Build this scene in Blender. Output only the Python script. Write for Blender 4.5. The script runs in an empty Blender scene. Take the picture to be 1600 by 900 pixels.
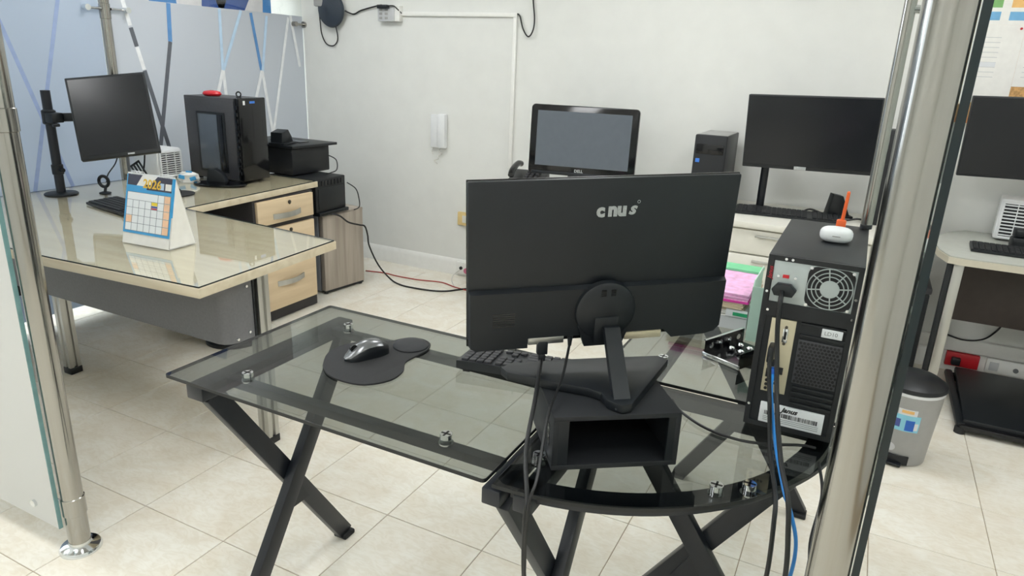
import bpy, bmesh, math, random
from mathutils import Vector, Matrix
random.seed(7)
scene = bpy.context.scene
COL = scene.collection
PI = math.pi

# ------------------------------------------------------------------ camera
F_PX, YAW, PITCH, ROLL = 1087.27, -0.4580, 0.3147, -0.0406
CAM = Vector((1.9537, -1.6109, 1.4674))
fwd = Vector((math.sin(YAW)*math.cos(PITCH), math.cos(YAW)*math.cos(PITCH), -math.sin(PITCH)))
rgt = Vector((math.cos(YAW), -math.sin(YAW), 0)); dwn = fwd.cross(rgt)
r2 = math.cos(ROLL)*rgt + math.sin(ROLL)*dwn
d2 = -math.sin(ROLL)*rgt + math.cos(ROLL)*dwn
cd = bpy.data.cameras.new('camera'); cam = bpy.data.objects.new('camera', cd); COL.objects.link(cam)
cd.sensor_fit = 'HORIZONTAL'; cd.sensor_width = 36.0; cd.lens = F_PX*36.0/1600.0; cd.clip_start = 0.02
cam.matrix_world = Matrix(((r2.x, -d2.x, -fwd.x, CAM.x), (r2.y, -d2.y, -fwd.y, CAM.y), (r2.z, -d2.z, -fwd.z, CAM.z), (0, 0, 0, 1)))
scene.camera = cam

# ------------------------------------------------------------------ world / exposure
w = bpy.data.worlds.new('world'); scene.world = w; w.use_nodes = True
w.node_tree.nodes['Background'].inputs[0].default_value = (0.80, 0.89, 1.0, 1)
w.node_tree.nodes['Background'].inputs[1].default_value = 1.6
vs = scene.view_settings
vs.view_transform = 'Standard'; vs.look = 'None'; vs.gamma = 1.0; vs.use_curve_mapping = False
vs.exposure = 0.80
LAMP = 9.0          # ceiling panel emission
DAY = 60.0          # daylight at the window (W)

# ------------------------------------------------------------------ materials
def lin(c):
    f = lambda v: v/12.92 if v <= 0.04045 else ((v+0.055)/1.055)**2.4
    return tuple(f(x/255.0) for x in c) + (1.0,)
MATS = {}
def newmat(name):
    m = bpy.data.materials.new(name); m.use_nodes = True
    m.node_tree.nodes.clear(); MATS[name] = m
    return m, m.node_tree.nodes, m.node_tree.links
def mat(name, rgb, rough=0.5, metal=0.0, var=0.06, scale=30.0, bump=0.0, spec=0.5, coat=0.0, emit=0.0, aniso=False):
    """principled with a little procedural noise in colour (and relief)"""
    m, N, L = newmat(name)
    o = N.new('ShaderNodeOutputMaterial'); b = N.new('ShaderNodeBsdfPrincipled'); L.new(b.outputs[0], o.inputs[0])
    tc = N.new('ShaderNodeTexCoord'); no = N.new('ShaderNodeTexNoise'); no.inputs['Scale'].default_value = scale
    no.inputs['Detail'].default_value = 4.0
    if aniso:
        mp = N.new('ShaderNodeMapping'); mp.inputs['Scale'].default_value = (1, 1, 0.02)
        L.new(tc.outputs['Object'], mp.inputs[0]); L.new(mp.outputs[0], no.inputs['Vector'])
    else:
        L.new(tc.outputs['Object'], no.inputs['Vector'])
    cr = N.new('ShaderNodeValToRGB'); c = lin(rgb)
    cr.color_ramp.elements[0].position = 0.3; cr.color_ramp.elements[1].position = 0.7
    cr.color_ramp.elements[0].color = tuple(x*(1-var) for x in c[:3]) + (1,)
    cr.color_ramp.elements[1].color = tuple(min(1, x*(1+var)) for x in c[:3]) + (1,)
    L.new(no.outputs['Fac'], cr.inputs[0]); L.new(cr.outputs[0], b.inputs['Base Color'])
    b.inputs['Roughness'].default_value = rough; b.inputs['Metallic'].default_value = metal
    b.inputs['Specular IOR Level'].default_value = spec; b.inputs['Coat Weight'].default_value = coat
    if bump:
        bp = N.new('ShaderNodeBump'); bp.inputs['Strength'].default_value = bump; bp.inputs['Distance'].default_value = 0.002
        L.new(no.outputs['Fac'], bp.inputs['Height']); L.new(bp.outputs[0], b.inputs['Normal'])
    if emit:
        b.inputs['Emission Color'].default_value = c; b.inputs['Emission Strength'].default_value = emit
    return m
def glassmat(name, tint, rough=0.0, ior=1.5, extra=0.0):
    """sheet glass: tinted transmission per face, Fresnel reflection"""
    m, N, L = newmat(name)
    o = N.new('ShaderNodeOutputMaterial'); mx = N.new('ShaderNodeMixShader')
    t = N.new('ShaderNodeBsdfTransparent'); t.inputs[0].default_value = tuple(tint) + (1,)
    g = N.new('ShaderNodeBsdfGlossy'); g.inputs['Roughness'].default_value = rough; g.inputs[0].default_value = (1, 1, 1, 1)
    fr = N.new('ShaderNodeFresnel'); ge = N.new('ShaderNodeNewGeometry'); mi = N.new('ShaderNodeMix')      # same reflectance on the way in and out of the sheet
    mi.inputs[2].default_value = ior; mi.inputs[3].default_value = 1.0/ior; L.new(ge.outputs['Backfacing'], mi.inputs[0]); L.new(mi.outputs[0], fr.inputs[0])
    no = N.new('ShaderNodeTexNoise'); no.inputs['Scale'].default_value = 3.0
    bp = N.new('ShaderNodeBump'); bp.inputs['Strength'].default_value = 0.02; L.new(no.outputs['Fac'], bp.inputs['Height']); L.new(bp.outputs[0], g.inputs['Normal'])
    L.new(fr.outputs[0], mx.inputs[0]); L.new(t.outputs[0], mx.inputs[1]); L.new(g.outputs[0], mx.inputs[2]); L.new(mx.outputs[0], o.inputs[0])
    return m
def frostmat(name, rgb, trans=0.45):
    m, N, L = newmat(name)
    o = N.new('ShaderNodeOutputMaterial'); mx = N.new('ShaderNodeMixShader'); mx.inputs[0].default_value = trans
    d = N.new('ShaderNodeBsdfPrincipled'); t = N.new('ShaderNodeBsdfTranslucent')
    no = N.new('ShaderNodeTexNoise'); no.inputs['Scale'].default_value = 1.2; cr = N.new('ShaderNodeValToRGB'); c = lin(rgb)
    cr.color_ramp.elements[0].color = tuple(x*0.9 for x in c[:3]) + (1,); cr.color_ramp.elements[1].color = tuple(min(1, x*1.06) for x in c[:3]) + (1,)
    L.new(no.outputs['Fac'], cr.inputs[0]); L.new(cr.outputs[0], d.inputs['Base Color']); L.new(cr.outputs[0], t.inputs[0])
    d.inputs['Roughness'].default_value = 0.35
    L.new(d.outputs[0], mx.inputs[1]); L.new(t.outputs[0], mx.inputs[2]); L.new(mx.outputs[0], o.inputs[0])
    return m
def tilemat():
    m, N, L = newmat('cream_marbled_tile')
    o = N.new('ShaderNodeOutputMaterial'); b = N.new('ShaderNodeBsdfPrincipled'); L.new(b.outputs[0], o.inputs[0])
    g = N.new('ShaderNodeNewGeometry'); oi = N.new('ShaderNodeObjectInfo')
    ad = N.new('ShaderNodeVectorMath'); ad.operation = 'MULTIPLY_ADD'; ad.inputs[1].default_value = (1, 1, 1)
    cx = N.new('ShaderNodeCombineXYZ'); mu = N.new('ShaderNodeMath'); mu.operation = 'MULTIPLY'; mu.inputs[1].default_value = 40.0
    L.new(oi.outputs['Random'], mu.inputs[0]); L.new(mu.outputs[0], cx.inputs[2]); L.new(g.outputs['Position'], ad.inputs[0]); L.new(cx.outputs[0], ad.inputs[2])
    n1 = N.new('ShaderNodeTexNoise'); n1.inputs['Scale'].default_value = 5.0; n1.inputs['Detail'].default_value = 8; n1.inputs['Distortion'].default_value = 1.6
    n2 = N.new('ShaderNodeTexNoise'); n2.inputs['Scale'].default_value = 16.0; n2.inputs['Detail'].default_value = 6; n2.inputs['Distortion'].default_value = 2.5
    mp = N.new('ShaderNodeMapping'); mp.inputs['Rotation'].default_value = (0, 0, 0.5); mp.inputs['Scale'].default_value = (1, 2.2, 1)
    L.new(ad.outputs[0], n1.inputs['Vector']); L.new(ad.outputs[0], mp.inputs[0]); L.new(mp.outputs[0], n2.inputs['Vector'])
    c1 = N.new('ShaderNodeValToRGB'); e = c1.color_ramp.elements
    e[0].position = 0.32; e[0].color = lin((229, 222, 207)); e[1].position = 0.66; e[1].color = lin((238, 235, 225))
    c2 = N.new('ShaderNodeValToRGB'); e = c2.color_ramp.elements
    e[0].position = 0.40; e[0].color = (0.88, 0.85, 0.79, 1); e[1].position = 0.56; e[1].color = (1, 1, 1, 1)
    mx = N.new('ShaderNodeMix'); mx.data_type = 'RGBA'; mx.blend_type = 'MULTIPLY'; mx.inputs[0].default_value = 0.45
    L.new(n1.outputs['Fac'], c1.inputs[0]); L.new(n2.outputs['Fac'], c2.inputs[0]); L.new(c1.outputs[0], mx.inputs[6]); L.new(c2.outputs[0], mx.inputs[7])
    L.new(mx.outputs[2], b.inputs['Base Color']); b.inputs['Roughness'].default_value = 0.32; b.inputs['Specular IOR Level'].default_value = 0.4
    return m
def woodmat(name, ca, cb, axis=0, rough=0.4, scale=1.0):
    m, N, L = newmat(name)
    o = N.new('ShaderNodeOutputMaterial'); b = N.new('ShaderNodeBsdfPrincipled'); L.new(b.outputs[0], o.inputs[0])
    tc = N.new('ShaderNodeTexCoord'); mp = N.new('ShaderNodeMapping'); s = [14*scale]*3; s[axis] = 0.9*scale; mp.inputs['Scale'].default_value = s
    n = N.new('ShaderNodeTexNoise'); n.inputs['Scale'].default_value = 1.6; n.inputs['Detail'].default_value = 7; n.inputs['Distortion'].default_value = 0.6
    cr = N.new('ShaderNodeValToRGB'); cr.color_ramp.elements[0].position = 0.3; cr.color_ramp.elements[1].position = 0.7
    cr.color_ramp.elements[0].color = lin(ca); cr.color_ramp.elements[1].color = lin(cb)
    L.new(tc.outputs['Object'], mp.inputs[0]); L.new(mp.outputs[0], n.inputs['Vector']); L.new(n.outputs['Fac'], cr.inputs[0]); L.new(cr.outputs[0], b.inputs['Base Color'])
    b.inputs['Roughness'].default_value = rough
    return m
mat('wall_paint', (226, 227, 223), 0.7, var=0.02, scale=8, bump=0.05)
mat('ceiling_paint', (240, 240, 238), 0.8, var=0.01)
mat('white_trim', (236, 236, 232), 0.45, var=0.02)
tilemat()
mat('grout', (168, 152, 128), 0.9, var=0.08)
mat('steel', (168, 166, 161), 0.15, 1.0, var=0.05, scale=60, aniso=True)
mat('chrome', (225, 228, 230), 0.08, 1.0, var=0.02)
mat('aluminium', (190, 190, 186), 0.35, 1.0, var=0.05, scale=40, aniso=True)
mat('black_plastic', (16, 21, 26), 0.42, var=0.1, spec=0.5)
mat('black_matte', (24, 27, 31), 0.6, var=0.1, bump=0.05, scale=200)
mat('black_gloss', (12, 13, 16), 0.12, var=0.05)
mat('screen_black', (13, 17, 23), 0.22, var=0.05)
mat('screen_grey', (84, 92, 102), 0.10, var=0.03, coat=0.3)  # on the all-in-one, reflected room brightness is put into this colour
mat('black_steel', (24, 28, 35), 0.38, var=0.1, spec=0.5)
mat('dark_grey', (62, 62, 66), 0.5, var=0.08, bump=0.03, scale=120)
mat('panel_grey', (116, 116, 119), 0.5, var=0.06, bump=0.03, scale=120)
mat('key_grey', (46, 47, 51), 0.5)
mat('charcoal', (44, 42, 44), 0.5, var=0.08)
mat('brown_panel', (52, 44, 40), 0.55, var=0.1)
mat('case_black', (18, 21, 25), 0.5, var=0.08, bump=0.04, scale=250)
mat('psu_grey', (176, 184, 184), 0.4, 0.5, var=0.04)
mat('io_metal', (206, 196, 168), 0.4, 0.4, var=0.05)
mat('label_white', (222, 224, 226), 0.5, var=0.02)
mat('ink_black', (18, 18, 20), 0.6)
mat('ink_grey', (120, 122, 124), 0.6)
mat('red_ink', (190, 36, 52), 0.5)
mat('logo_silver', (188, 192, 194), 0.28, 0.6, var=0.15, scale=300)
mat('white_plastic', (228, 230, 231), 0.35, var=0.02)
mat('grey_plastic', (160, 160, 158), 0.4, var=0.03)
mat('cable_black', (16, 17, 19), 0.45)
mat('cable_blue', (38, 128, 205), 0.4)
mat('cable_red', (168, 60, 56), 0.5)
mat('cable_white', (205, 203, 196), 0.5)
mat('plug_blue', (30, 96, 190), 0.35)
mat('orange', (236, 102, 44), 0.4)
mat('red_plastic', (196, 30, 42), 0.35)
mat('navy', (30, 38, 84), 0.5)
mat('mouse_silver', (120, 122, 124), 0.25, 0.6, var=0.1)
mat('rubber', (30, 31, 33), 0.75, var=0.15, bump=0.3, scale=500)
mat('pink_paper', (232, 178, 216), 0.7, var=0.22, scale=40)
mat('magenta', (214, 60, 160), 0.6)
mat('green_paper', (120, 200, 150), 0.7)
mat('green_ink', (30, 150, 100), 0.6)
mat('white_paper', (236, 235, 230), 0.75, var=0.03)
mat('tan_paper', (200, 185, 160), 0.75, var=0.08)
mat('mint', (190, 220, 205), 0.35, var=0.03)
mat('cork', (205, 160, 105), 0.9, var=0.25, scale=120, bump=0.4)
mat('wood_frame', (196, 128, 74), 0.5, var=0.15)
mat('p_green', (128, 180, 112), 0.7); mat('p_orange', (236, 190, 120), 0.7); mat('p_blue', (118, 176, 216), 0.7); mat('p_red', (220, 130, 120), 0.7)
mat('yellowed', (226, 200, 140), 0.5)
mat('pink_plug', (205, 110, 140), 0.5)
mat('grey_box', (196, 198, 200), 0.45, var=0.03)
mat('dish', (44, 54, 66), 0.4, var=0.08)
mat('cal_blue', (70, 165, 222), 0.5); mat('cal_navy', (64, 66, 84), 0.5); mat('cal_gold', (232, 190, 72), 0.35, 0.3); mat('cal_peach', (246, 205, 170), 0.6)
mat('cal_page', (238, 243, 246), 0.5, var=0.01); mat('cal_line', (120, 128, 142), 0.6); mat('flag_yellow', (238, 212, 60), 0.5); mat('flag_blue', (70, 84, 150), 0.5); mat('flag_red', (190, 60, 80), 0.5)
mat('sticker_sky', (140, 205, 225), 0.4)
mat('strip_white', (240, 242, 244), 0.5); mat('strip_dark', (98, 102, 110), 0.5); mat('strip_blue', (96, 146, 200), 0.5); mat('strip_sky', (190, 215, 238), 0.5); mat('strip_royal', (158, 176, 214), 0.5)
mat('banner_blue', (48, 84, 160), 0.6); mat('banner_sky', (70, 140, 210), 0.6); mat('banner_white', (236, 230, 234), 0.6)
mat('glass_edge_green', (112, 150, 150), 0.15, var=0.1)
mat('glass_edge_dark', (14, 32, 36), 0.12, var=0.1)
mat('smoked_edge', (12, 16, 18), 0.45)
mat('fridge_grey', (150, 154, 162), 0.4)
mat('desk_white', (222, 220, 210), 0.4, var=0.02)
mat('desk_grey_top', (178, 180, 172), 0.25, var=0.03)
mat('desk_edge', (196, 190, 172), 0.5, var=0.03)
mat('led_blue', (60, 120, 210), 0.4)
mat('brass_dark', (96, 92, 84), 0.3, 0.8)
woodmat('beige_wood', (206, 192, 164), (222, 211, 186), 0, 0.4)
woodmat('beige_wood_v', (214, 190, 154), (230, 208, 174), 1, 0.45)
woodmat('grey_wood', (150, 140, 128), (186, 176, 164), 2, 0.5)
glassmat('clear_glass', (0.97, 0.978, 0.965))
glassmat('door_glass', (0.90, 0.94, 0.93))
glassmat('smoked_glass', (0.632, 0.655, 0.645), ior=1.40)
frostmat('frost_white', (230, 231, 229), 0.25)
frostmat('frost_grey', (216, 220, 226), 0.35)
frostmat('frost_blue', (198, 207, 219), 0.45)
m, N, L = newmat('lamp_diffuser'); o = N.new('ShaderNodeOutputMaterial'); e = N.new('ShaderNodeEmission'); e.inputs[0].default_value = (0.985, 1.0, 1.0, 1); e.inputs[1].default_value = LAMP; L.new(e.outputs[0], o.inputs[0])

# ------------------------------------------------------------------ mesh helpers
def catmull(pts, n=8):
    P = [Vector(p) for p in pts]
    if len(P) < 3: return P
    out = []
    for i in range(len(P)-1):
        p0 = P[max(i-1, 0)]; p1 = P[i]; p2 = P[i+1]; p3 = P[min(i+2, len(P)-1)]
        for k in range(n):
            t = k/n
            out.append(0.5*((2*p1) + (p2-p0)*t + (2*p0-5*p1+4*p2-p3)*t*t + (3*p1-p0-3*p2+p3)*t*t*t))
    out.append(P[-1]); return out
class B:
    def __init__(s, xf=None): s.bm = bmesh.new(); s.xf = xf
    def _tr(s, verts, M):
        for v in verts: v.co = M @ v.co
    def box(s, x0, x1, y0, y1, z0, z1, bev=0.0, M=None, seg=2):
        vs = [s.bm.verts.new((x, y, z)) for x in (x0, x1) for y in (y0, y1) for z in (z0, z1)]
        fs = [(0,1,3,2), (4,6,7,5), (0,4,5,1), (2,3,7,6), (0,2,6,4), (1,5,7,3)]
        faces = [s.bm.faces.new([vs[i] for i in f]) for f in fs]
        if bev > 0:
            ed = list({e for f in faces for e in f.edges})
            r = bmesh.ops.bevel(s.bm, geom=ed, offset=bev, segments=seg, affect='EDGES', profile=0.5)
            if M is not None:
                allv = {v for f in r['faces'] for v in f.verts} | {v for f in faces if f.is_valid for v in f.verts}
                s._tr(allv, M)
        elif M is not None: s._tr(vs, M)
        return s
    def cyl(s, p0, p1, r, seg=16, r2=None, caps=True):
        p0 = Vector(p0); p1 = Vector(p1); ax = (p1-p0).normalized(); r2 = r if r2 is None else r2
        a = ax.orthogonal().normalized(); b = ax.cross(a)
        R0 = []; R1 = []
        for k in range(seg):
            t = 2*PI*k/seg; dd = a*math.cos(t) + b*math.sin(t)
            R0.append(s.bm.verts.new(p0+dd*r)); R1.append(s.bm.verts.new(p1+dd*r2))
        for k in range(seg): s.bm.faces.new((R0[k], R0[(k+1) % seg], R1[(k+1) % seg], R1[k]))
        if caps: s.bm.faces.new(R0[::-1]); s.bm.faces.new(R1)
        return s
    def prism(s, poly, z0, z1, M=None, bev=0.0):
        a = [s.bm.verts.new((x, y, z0)) for x, y in poly]; b = [s.bm.verts.new((x, y, z1)) for x, y in poly]; n = len(poly)
        f = [s.bm.faces.new(a[::-1]), s.bm.faces.new(b)]
        for k in range(n): f.append(s.bm.faces.new((a[k], a[(k+1) % n], b[(k+1) % n], b[k])))
        bmesh.ops.recalc_face_normals(s.bm, faces=f)
        if bev > 0:
            ed = list(set(f[0].edges) | set(f[1].edges))
            r = bmesh.ops.bevel(s.bm, geom=ed, offset=bev, segments=2, affect='EDGES', profile=0.5)
            vs = {v for q in r['faces'] for v in q.verts} | {v for q in f if q.is_valid for v in q.verts}
        else: vs = a+b
        if M is not None: s._tr(vs, M)
        return s
    def lathe(s, prof, seg=24, c=(0, 0, 0), sx=1.0, sy=1.0, M=None):
        rows = []; new = []
        for r, z in prof:
            row = [s.bm.verts.new((c[0]+r*sx*math.cos(2*PI*k/seg), c[1]+r*sy*math.sin(2*PI*k/seg), c[2]+z)) for k in range(seg)]
            rows.append(row); new += row
        for i in range(len(rows)-1):
            for k in range(seg): s.bm.faces.new((rows[i][k], rows[i][(k+1) % seg], rows[i+1][(k+1) % seg], rows[i+1][k]))
        s.bm.faces.new(rows[0][::-1]); s.bm.faces.new(rows[-1])
        if M is not None: s._tr(new, M)
        return s
    def tube(s, pts, r, seg=8, n=8, smooth=True):
        P = catmull(pts, n) if smooth else [Vector(p) for p in pts]
        t0 = (P[1]-P[0]).normalized(); a = t0.orthogonal().normalized(); rings = []
        for i, pt in enumerate(P):
            t = (P[min(i+1, len(P)-1)]-P[max(i-1, 0)])
            if t.length < 1e-9: t = t0
            t.normalize(); a = (a - t*a.dot(t))
            a = a.normalized() if a.length > 1e-6 else t.orthogonal().normalized()
            b = t.cross(a)
            rings.append([s.bm.verts.new(pt + (a*math.cos(2*PI*k/seg)+b*math.sin(2*PI*k/seg))*r) for k in range(seg)])
        for i in range(len(rings)-1):
            for k in range(seg): s.bm.faces.new((rings[i][k], rings[i][(k+1) % seg], rings[i+1][(k+1) % seg], rings[i+1][k]))
        s.bm.faces.new(rings[0][::-1]); s.bm.faces.new(rings[-1]); return s
    def ring(s, c, R, r, ax='z', seg=32, cs=8):
        c = Vector(c); e = {'z': (Vector((1,0,0)), Vector((0,1,0)), Vector((0,0,1))), 'y': (Vector((1,0,0)), Vector((0,0,1)), Vector((0,1,0))), 'x': (Vector((0,1,0)), Vector((0,0,1)), Vector((1,0,0)))}[ax]
        rows = []
        for k in range(seg):
            t = 2*PI*k/seg; dd = e[0]*math.cos(t)+e[1]*math.sin(t)
            rows.append([s.bm.verts.new(c+dd*(R+r*math.cos(2*PI*j/cs))+e[2]*r*math.sin(2*PI*j/cs)) for j in range(cs)])
        for k in range(seg):
            for j in range(cs): s.bm.faces.new((rows[k][j], rows[(k+1) % seg][j], rows[(k+1) % seg][(j+1) % cs], rows[k][(j+1) % cs]))
        return s
    def bar(s, p0, p1, w, h, up=(0, 0, 1), bev=0.0):
        """rectangular bar from p0 to p1; w across, h along 'up'"""
        p0 = Vector(p0); p1 = Vector(p1); t = p1-p0; L_ = t.length; t.normalize()
        sd = t.cross(Vector(up)); sd.normalize(); u = sd.cross(t)
        M = Matrix(((t.x, sd.x, u.x, p0.x), (t.y, sd.y, u.y, p0.y), (t.z, sd.z, u.z, p0.z), (0, 0, 0, 1)))
        return s.box(0, L_, -w/2, w/2, -h/2, h/2, bev, M)
    def sphere(s, c, r, sx=1, sy=1, sz=1, seg=20, rings=12):
        prof = [(max(1e-4, r*math.sin(PI*i/rings)), -r*math.cos(PI*i/rings)*sz) for i in range(rings+1)]
        return s.lathe(prof, seg, c, sx, sy)
    def quad(s, pts):
        s.bm.faces.new([s.bm.verts.new(p) for p in pts]); return s
    def mesh(s, name, material, smooth=True, edge_mat=None):
        if s.xf is not None: s._tr(s.bm.verts, s.xf)
        bmesh.ops.recalc_face_normals(s.bm, faces=s.bm.faces)
        me = bpy.data.meshes.new(name); s.bm.to_mesh(me); s.bm.free()
        me.materials.append(MATS[material])
        if smooth: me.shade_smooth(); me.set_sharp_from_angle(angle=0.62)
        return me
    def build(s, name, material, parent=None, smooth=True, label=None):
        o = bpy.data.objects.new(name, s.mesh(name, material, smooth)); COL.objects.link(o)
        if parent is not None: o.parent = parent
        if label: o['label'] = label
        return o
def thing(name, label, cat, loc=(0, 0, 0), rz=0.0, group=None):
    o = bpy.data.objects.new(name, None); COL.objects.link(o); o.empty_display_size = 0.05
    o.location = loc; o.rotation_euler = (0, 0, rz); o['label'] = label; o['category'] = cat
    if group: o['group'] = group
    return o
def tag(o, label, cat, group=None):
    o['label'] = label; o['category'] = cat
    if group: o['group'] = group
    return o
def struct(o): o['kind'] = 'structure'; return o
def off(loc): return Matrix.Translation(-Vector(loc))      # world-coordinate shapes into a thing placed at loc
def text_mesh(name, txt, size, material, parent, M, extrude=0.0004, shear=0.0, bold=0.0, align='CENTER', label=None):
    cu = bpy.data.curves.new(name, 'FONT'); cu.body = txt; cu.size = size; cu.align_x = align; cu.align_y = 'CENTER'
    cu.extrude = extrude; cu.shear = shear; cu.offset = bold; cu.resolution_u = 3
    t = bpy.data.objects.new(name+'_tmp', cu); COL.objects.link(t)
    dg = bpy.context.evaluated_depsgraph_get(); dg.update()
    me = bpy.data.meshes.new_from_object(t.evaluated_get(dg)); bpy.data.objects.remove(t); bpy.data.curves.remove(cu)
    me.transform(M); me.materials.clear(); me.materials.append(MATS[material]); me.name = name
    o = bpy.data.objects.new(name, me); COL.objects.link(o); o.parent = parent
    if label: o['label'] = label
    return o
def frame(o, x, y, z):
    """matrix with columns x, y, z at origin o"""
    o, x, y, z = Vector(o), Vector(x), Vector(y), Vector(z)
    return Matrix(((x.x, y.x, z.x, o.x), (x.y, y.y, z.y, o.y), (x.z, y.z, z.z, o.z), (0, 0, 0, 1)))
def arcpts(cx, cy, r, a0, a1, n=24): return [(cx+r*math.cos(a0+(a1-a0)*k/n), cy+r*math.sin(a0+(a1-a0)*k/n)) for k in range(n+1)]
def rrect(w_, h_, r, n=5, cx=0, cy=0):
    out = []
    for sx, sy, a in ((1, 1, 0), (-1, 1, PI/2), (-1, -1, PI), (1, -1, 1.5*PI)):
        out += [(cx+sx*(w_/2-r)+r*math.cos(a+PI/2*k/n), cy+sy*(h_/2-r)+r*math.sin(a+PI/2*k/n)) for k in range(n+1)]
    return out

# ================================================================== SETTING
WALL = 2.4955; T = 0.36354; CEIL = 2.6
X0, X1, Y0 = -3.7, 3.6, -3.6
floor = struct(B().box(X0, X1, Y0, WALL+0.1, -0.08, -0.0025).build('floor', 'grout', smooth=False))
tile_me = B().box(0.0012, T-0.0012, 0.0012, T-0.0012, -0.006, 0.0, 0.0012, seg=1).mesh('tile', 'cream_marbled_tile')
for i in range(-10, 9):
    for j in range(-5, 7):
        if i*T < X0-T*0.2: continue
        o = bpy.data.objects.new('tile', tile_me); COL.objects.link(o); o.location = (i*T, j*T, 0); o.parent = floor
# the floor behind the camera goes on as one mesh of the same tiles
b = B()
for i in range(-10, 9):
    for j in range(-10, -5): b.box(i*T+0.0012, i*T+T-0.0012, j*T+0.0012, j*T+T-0.0012, -0.006, 0.0)
o = b.build('tiles_behind_viewer', 'cream_marbled_tile', floor, smooth=False); o['kind'] = 'stuff'
struct(B().box(X0, X1, WALL, WALL+0.12, 0, CEIL).build('wall_back', 'wall_paint', smooth=False))
struct(B().box(X1, X1+0.12, Y0, WALL, 0, CEIL).build('wall_right', 'wall_paint', smooth=False))
struct(B().box(X0, X1, Y0-0.12, Y0, 0, CEIL).build('wall_front', 'wall_paint', smooth=False))
b = B(); WY0, WY1, WZ0, WZ1 = -1.6, 1.7, 0.85, 2.3
b.box(X0-0.12, X0, Y0, WY0, 0, CEIL).box(X0-0.12, X0, WY1, WALL, 0, CEIL).box(X0-0.12, X0, WY0, WY1, 0, WZ0).box(X0-0.12, X0, WY0, WY1, WZ1, CEIL)
struct(b.build('wall_left', 'wall_paint', smooth=False))
struct(B().box(X0, X1, Y0, WALL, CEIL, CEIL+0.1).build('ceiling', 'ceiling_paint', smooth=False))
win = B()
for y in (WY0, (WY0+WY1)/2, WY1): win.box(X0-0.09, X0-0.03, y-0.03, y+0.03, WZ0, WZ1)
for z in (WZ0, WZ1): win.box(X0-0.09, X0-0.03, WY0, WY1, z-0.03, z+0.03)
win = struct(win.build('window_1', 'white_trim', smooth=False))
for k in range(2):
    ya = WY0+0.03+k*(WY1-WY0)/2; B().box(X0-0.064, X0-0.056, ya, ya+(WY1-WY0)/2-0.06, WZ0+0.03, WZ1-0.03).build('window_pane', 'clear_glass', win)
ld = bpy.data.lights.new('daylight', 'AREA'); ld.shape = 'RECTANGLE'; ld.size = 3.2; ld.size_y = 1.4; ld.energy = DAY; ld.color = (0.84, 0.91, 1.0)
lo = bpy.data.objects.new('daylight', ld); COL.objects.link(lo); lo.location = (X0-0.2, 0.05, 1.6); lo.rotation_euler = (0, -PI/2, 0)
# skirting on the back wall (moulded profile)
b = B(); prof = [(0, 0), (0.016, 0), (0.016, 0.085), (0.011, 0.098), (0.006, 0.110), (0, 0.116)]
M = frame((X0, WALL, 0), (0, -1, 0), (0, 0, 1), (1, 0, 0)); b.prism(prof, 0, X1-X0, M)
struct(b.build('baseboard_back', 'white_trim'))
# cable trunking on the wall
b = B(); b.box(-0.965, -0.105, WALL-0.016, WALL, 1.727, 1.752, 0.002).box(-0.13, -0.105, WALL-0.016, WALL, 0.80, 1.727, 0.002)
struct(b.build('trim_1', 'white_trim'))
b = B(); b.box(-0.425, -0.41, WALL-0.012, WALL, 0.116, 0.40, 0.002); struct(b.build('trim_2', 'white_trim'))
b = B(); b.box(2.2, X1, WALL-0.03, WALL, 0.116, 0.185, 0.003); struct(b.build('trim_3', 'white_trim'))
# ceiling lamps
for k, (x, y) in enumerate(((-2.7, 1.2), (-0.9, 1.2), (0.9, 1.2), (2.6, 1.2), (-2.7, -0.9), (-0.9, -0.9), (0.9, -0.9), (2.6, -0.9), (0.0, -2.7), (2.2, -2.7))):
    t = thing('ceiling_light', 'square white LED ceiling panel ' + ('beyond the frosted glass partition near the window', 'above the beige desk', 'above the back desk and all-in-one computer', 'above the grey-topped side desk',
        'beyond the glass partition nearer the viewer', 'over the frosted panel at the left post', 'over the smoked glass desk', 'right of the open glass door', 'behind the viewer on the left', 'behind the viewer on the right')[k], 'lamp', (x, y, CEIL), 0, 'ceiling LED panels')
    b = B()
    for s in (-1, 1): b.box(s*0.30-0.012, s*0.30+0.012, -0.312, 0.312, -0.02, 0).box(-0.312, 0.312, s*0.30-0.012, s*0.30+0.012, -0.02, 0)
    b.build('lamp_frame', 'white_trim', t); B().box(-0.288, 0.288, -0.288, 0.288, -0.012, -0.006).build('diffuser', 'lamp_diffuser', t)

# ================================================================== GLASS PARTITIONS AND POSTS
def post(loc, r, top, label, collars=(), group=None):
    t = thing('steel_post', label, 'post', (loc[0], loc[1], 0), 0, group)
    B().cyl((0, 0, 0), (0, 0, top), r, 40).build('tube', 'steel', t)
    B().lathe([(r*1.95, 0), (r*1.95, 0.004), (r*1.8, 0.012), (r*1.25, 0.016), (r*1.03, 0.02), (r*1.0, 0.03)], 40).build('base_flange', 'chrome', t)
    for z0, z1 in collars:
        B().lathe([(r*1.0, z0), (r*1.09, z0+0.002), (r*1.09, z1-0.002), (r*1.0, z1)], 40).build('collar', 'steel', t)
    return t
post((0.017, -0.595), 0.030, CEIL, 'brushed steel post with round floor flange beside the frosted panel at left', ((0.125, 0.185), (1.25, 1.31)))
post((2.011, -0.600), 0.030, CEIL, 'thick brushed steel post in the right foreground beside the open glass door', ((0.125, 0.185),))
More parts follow.
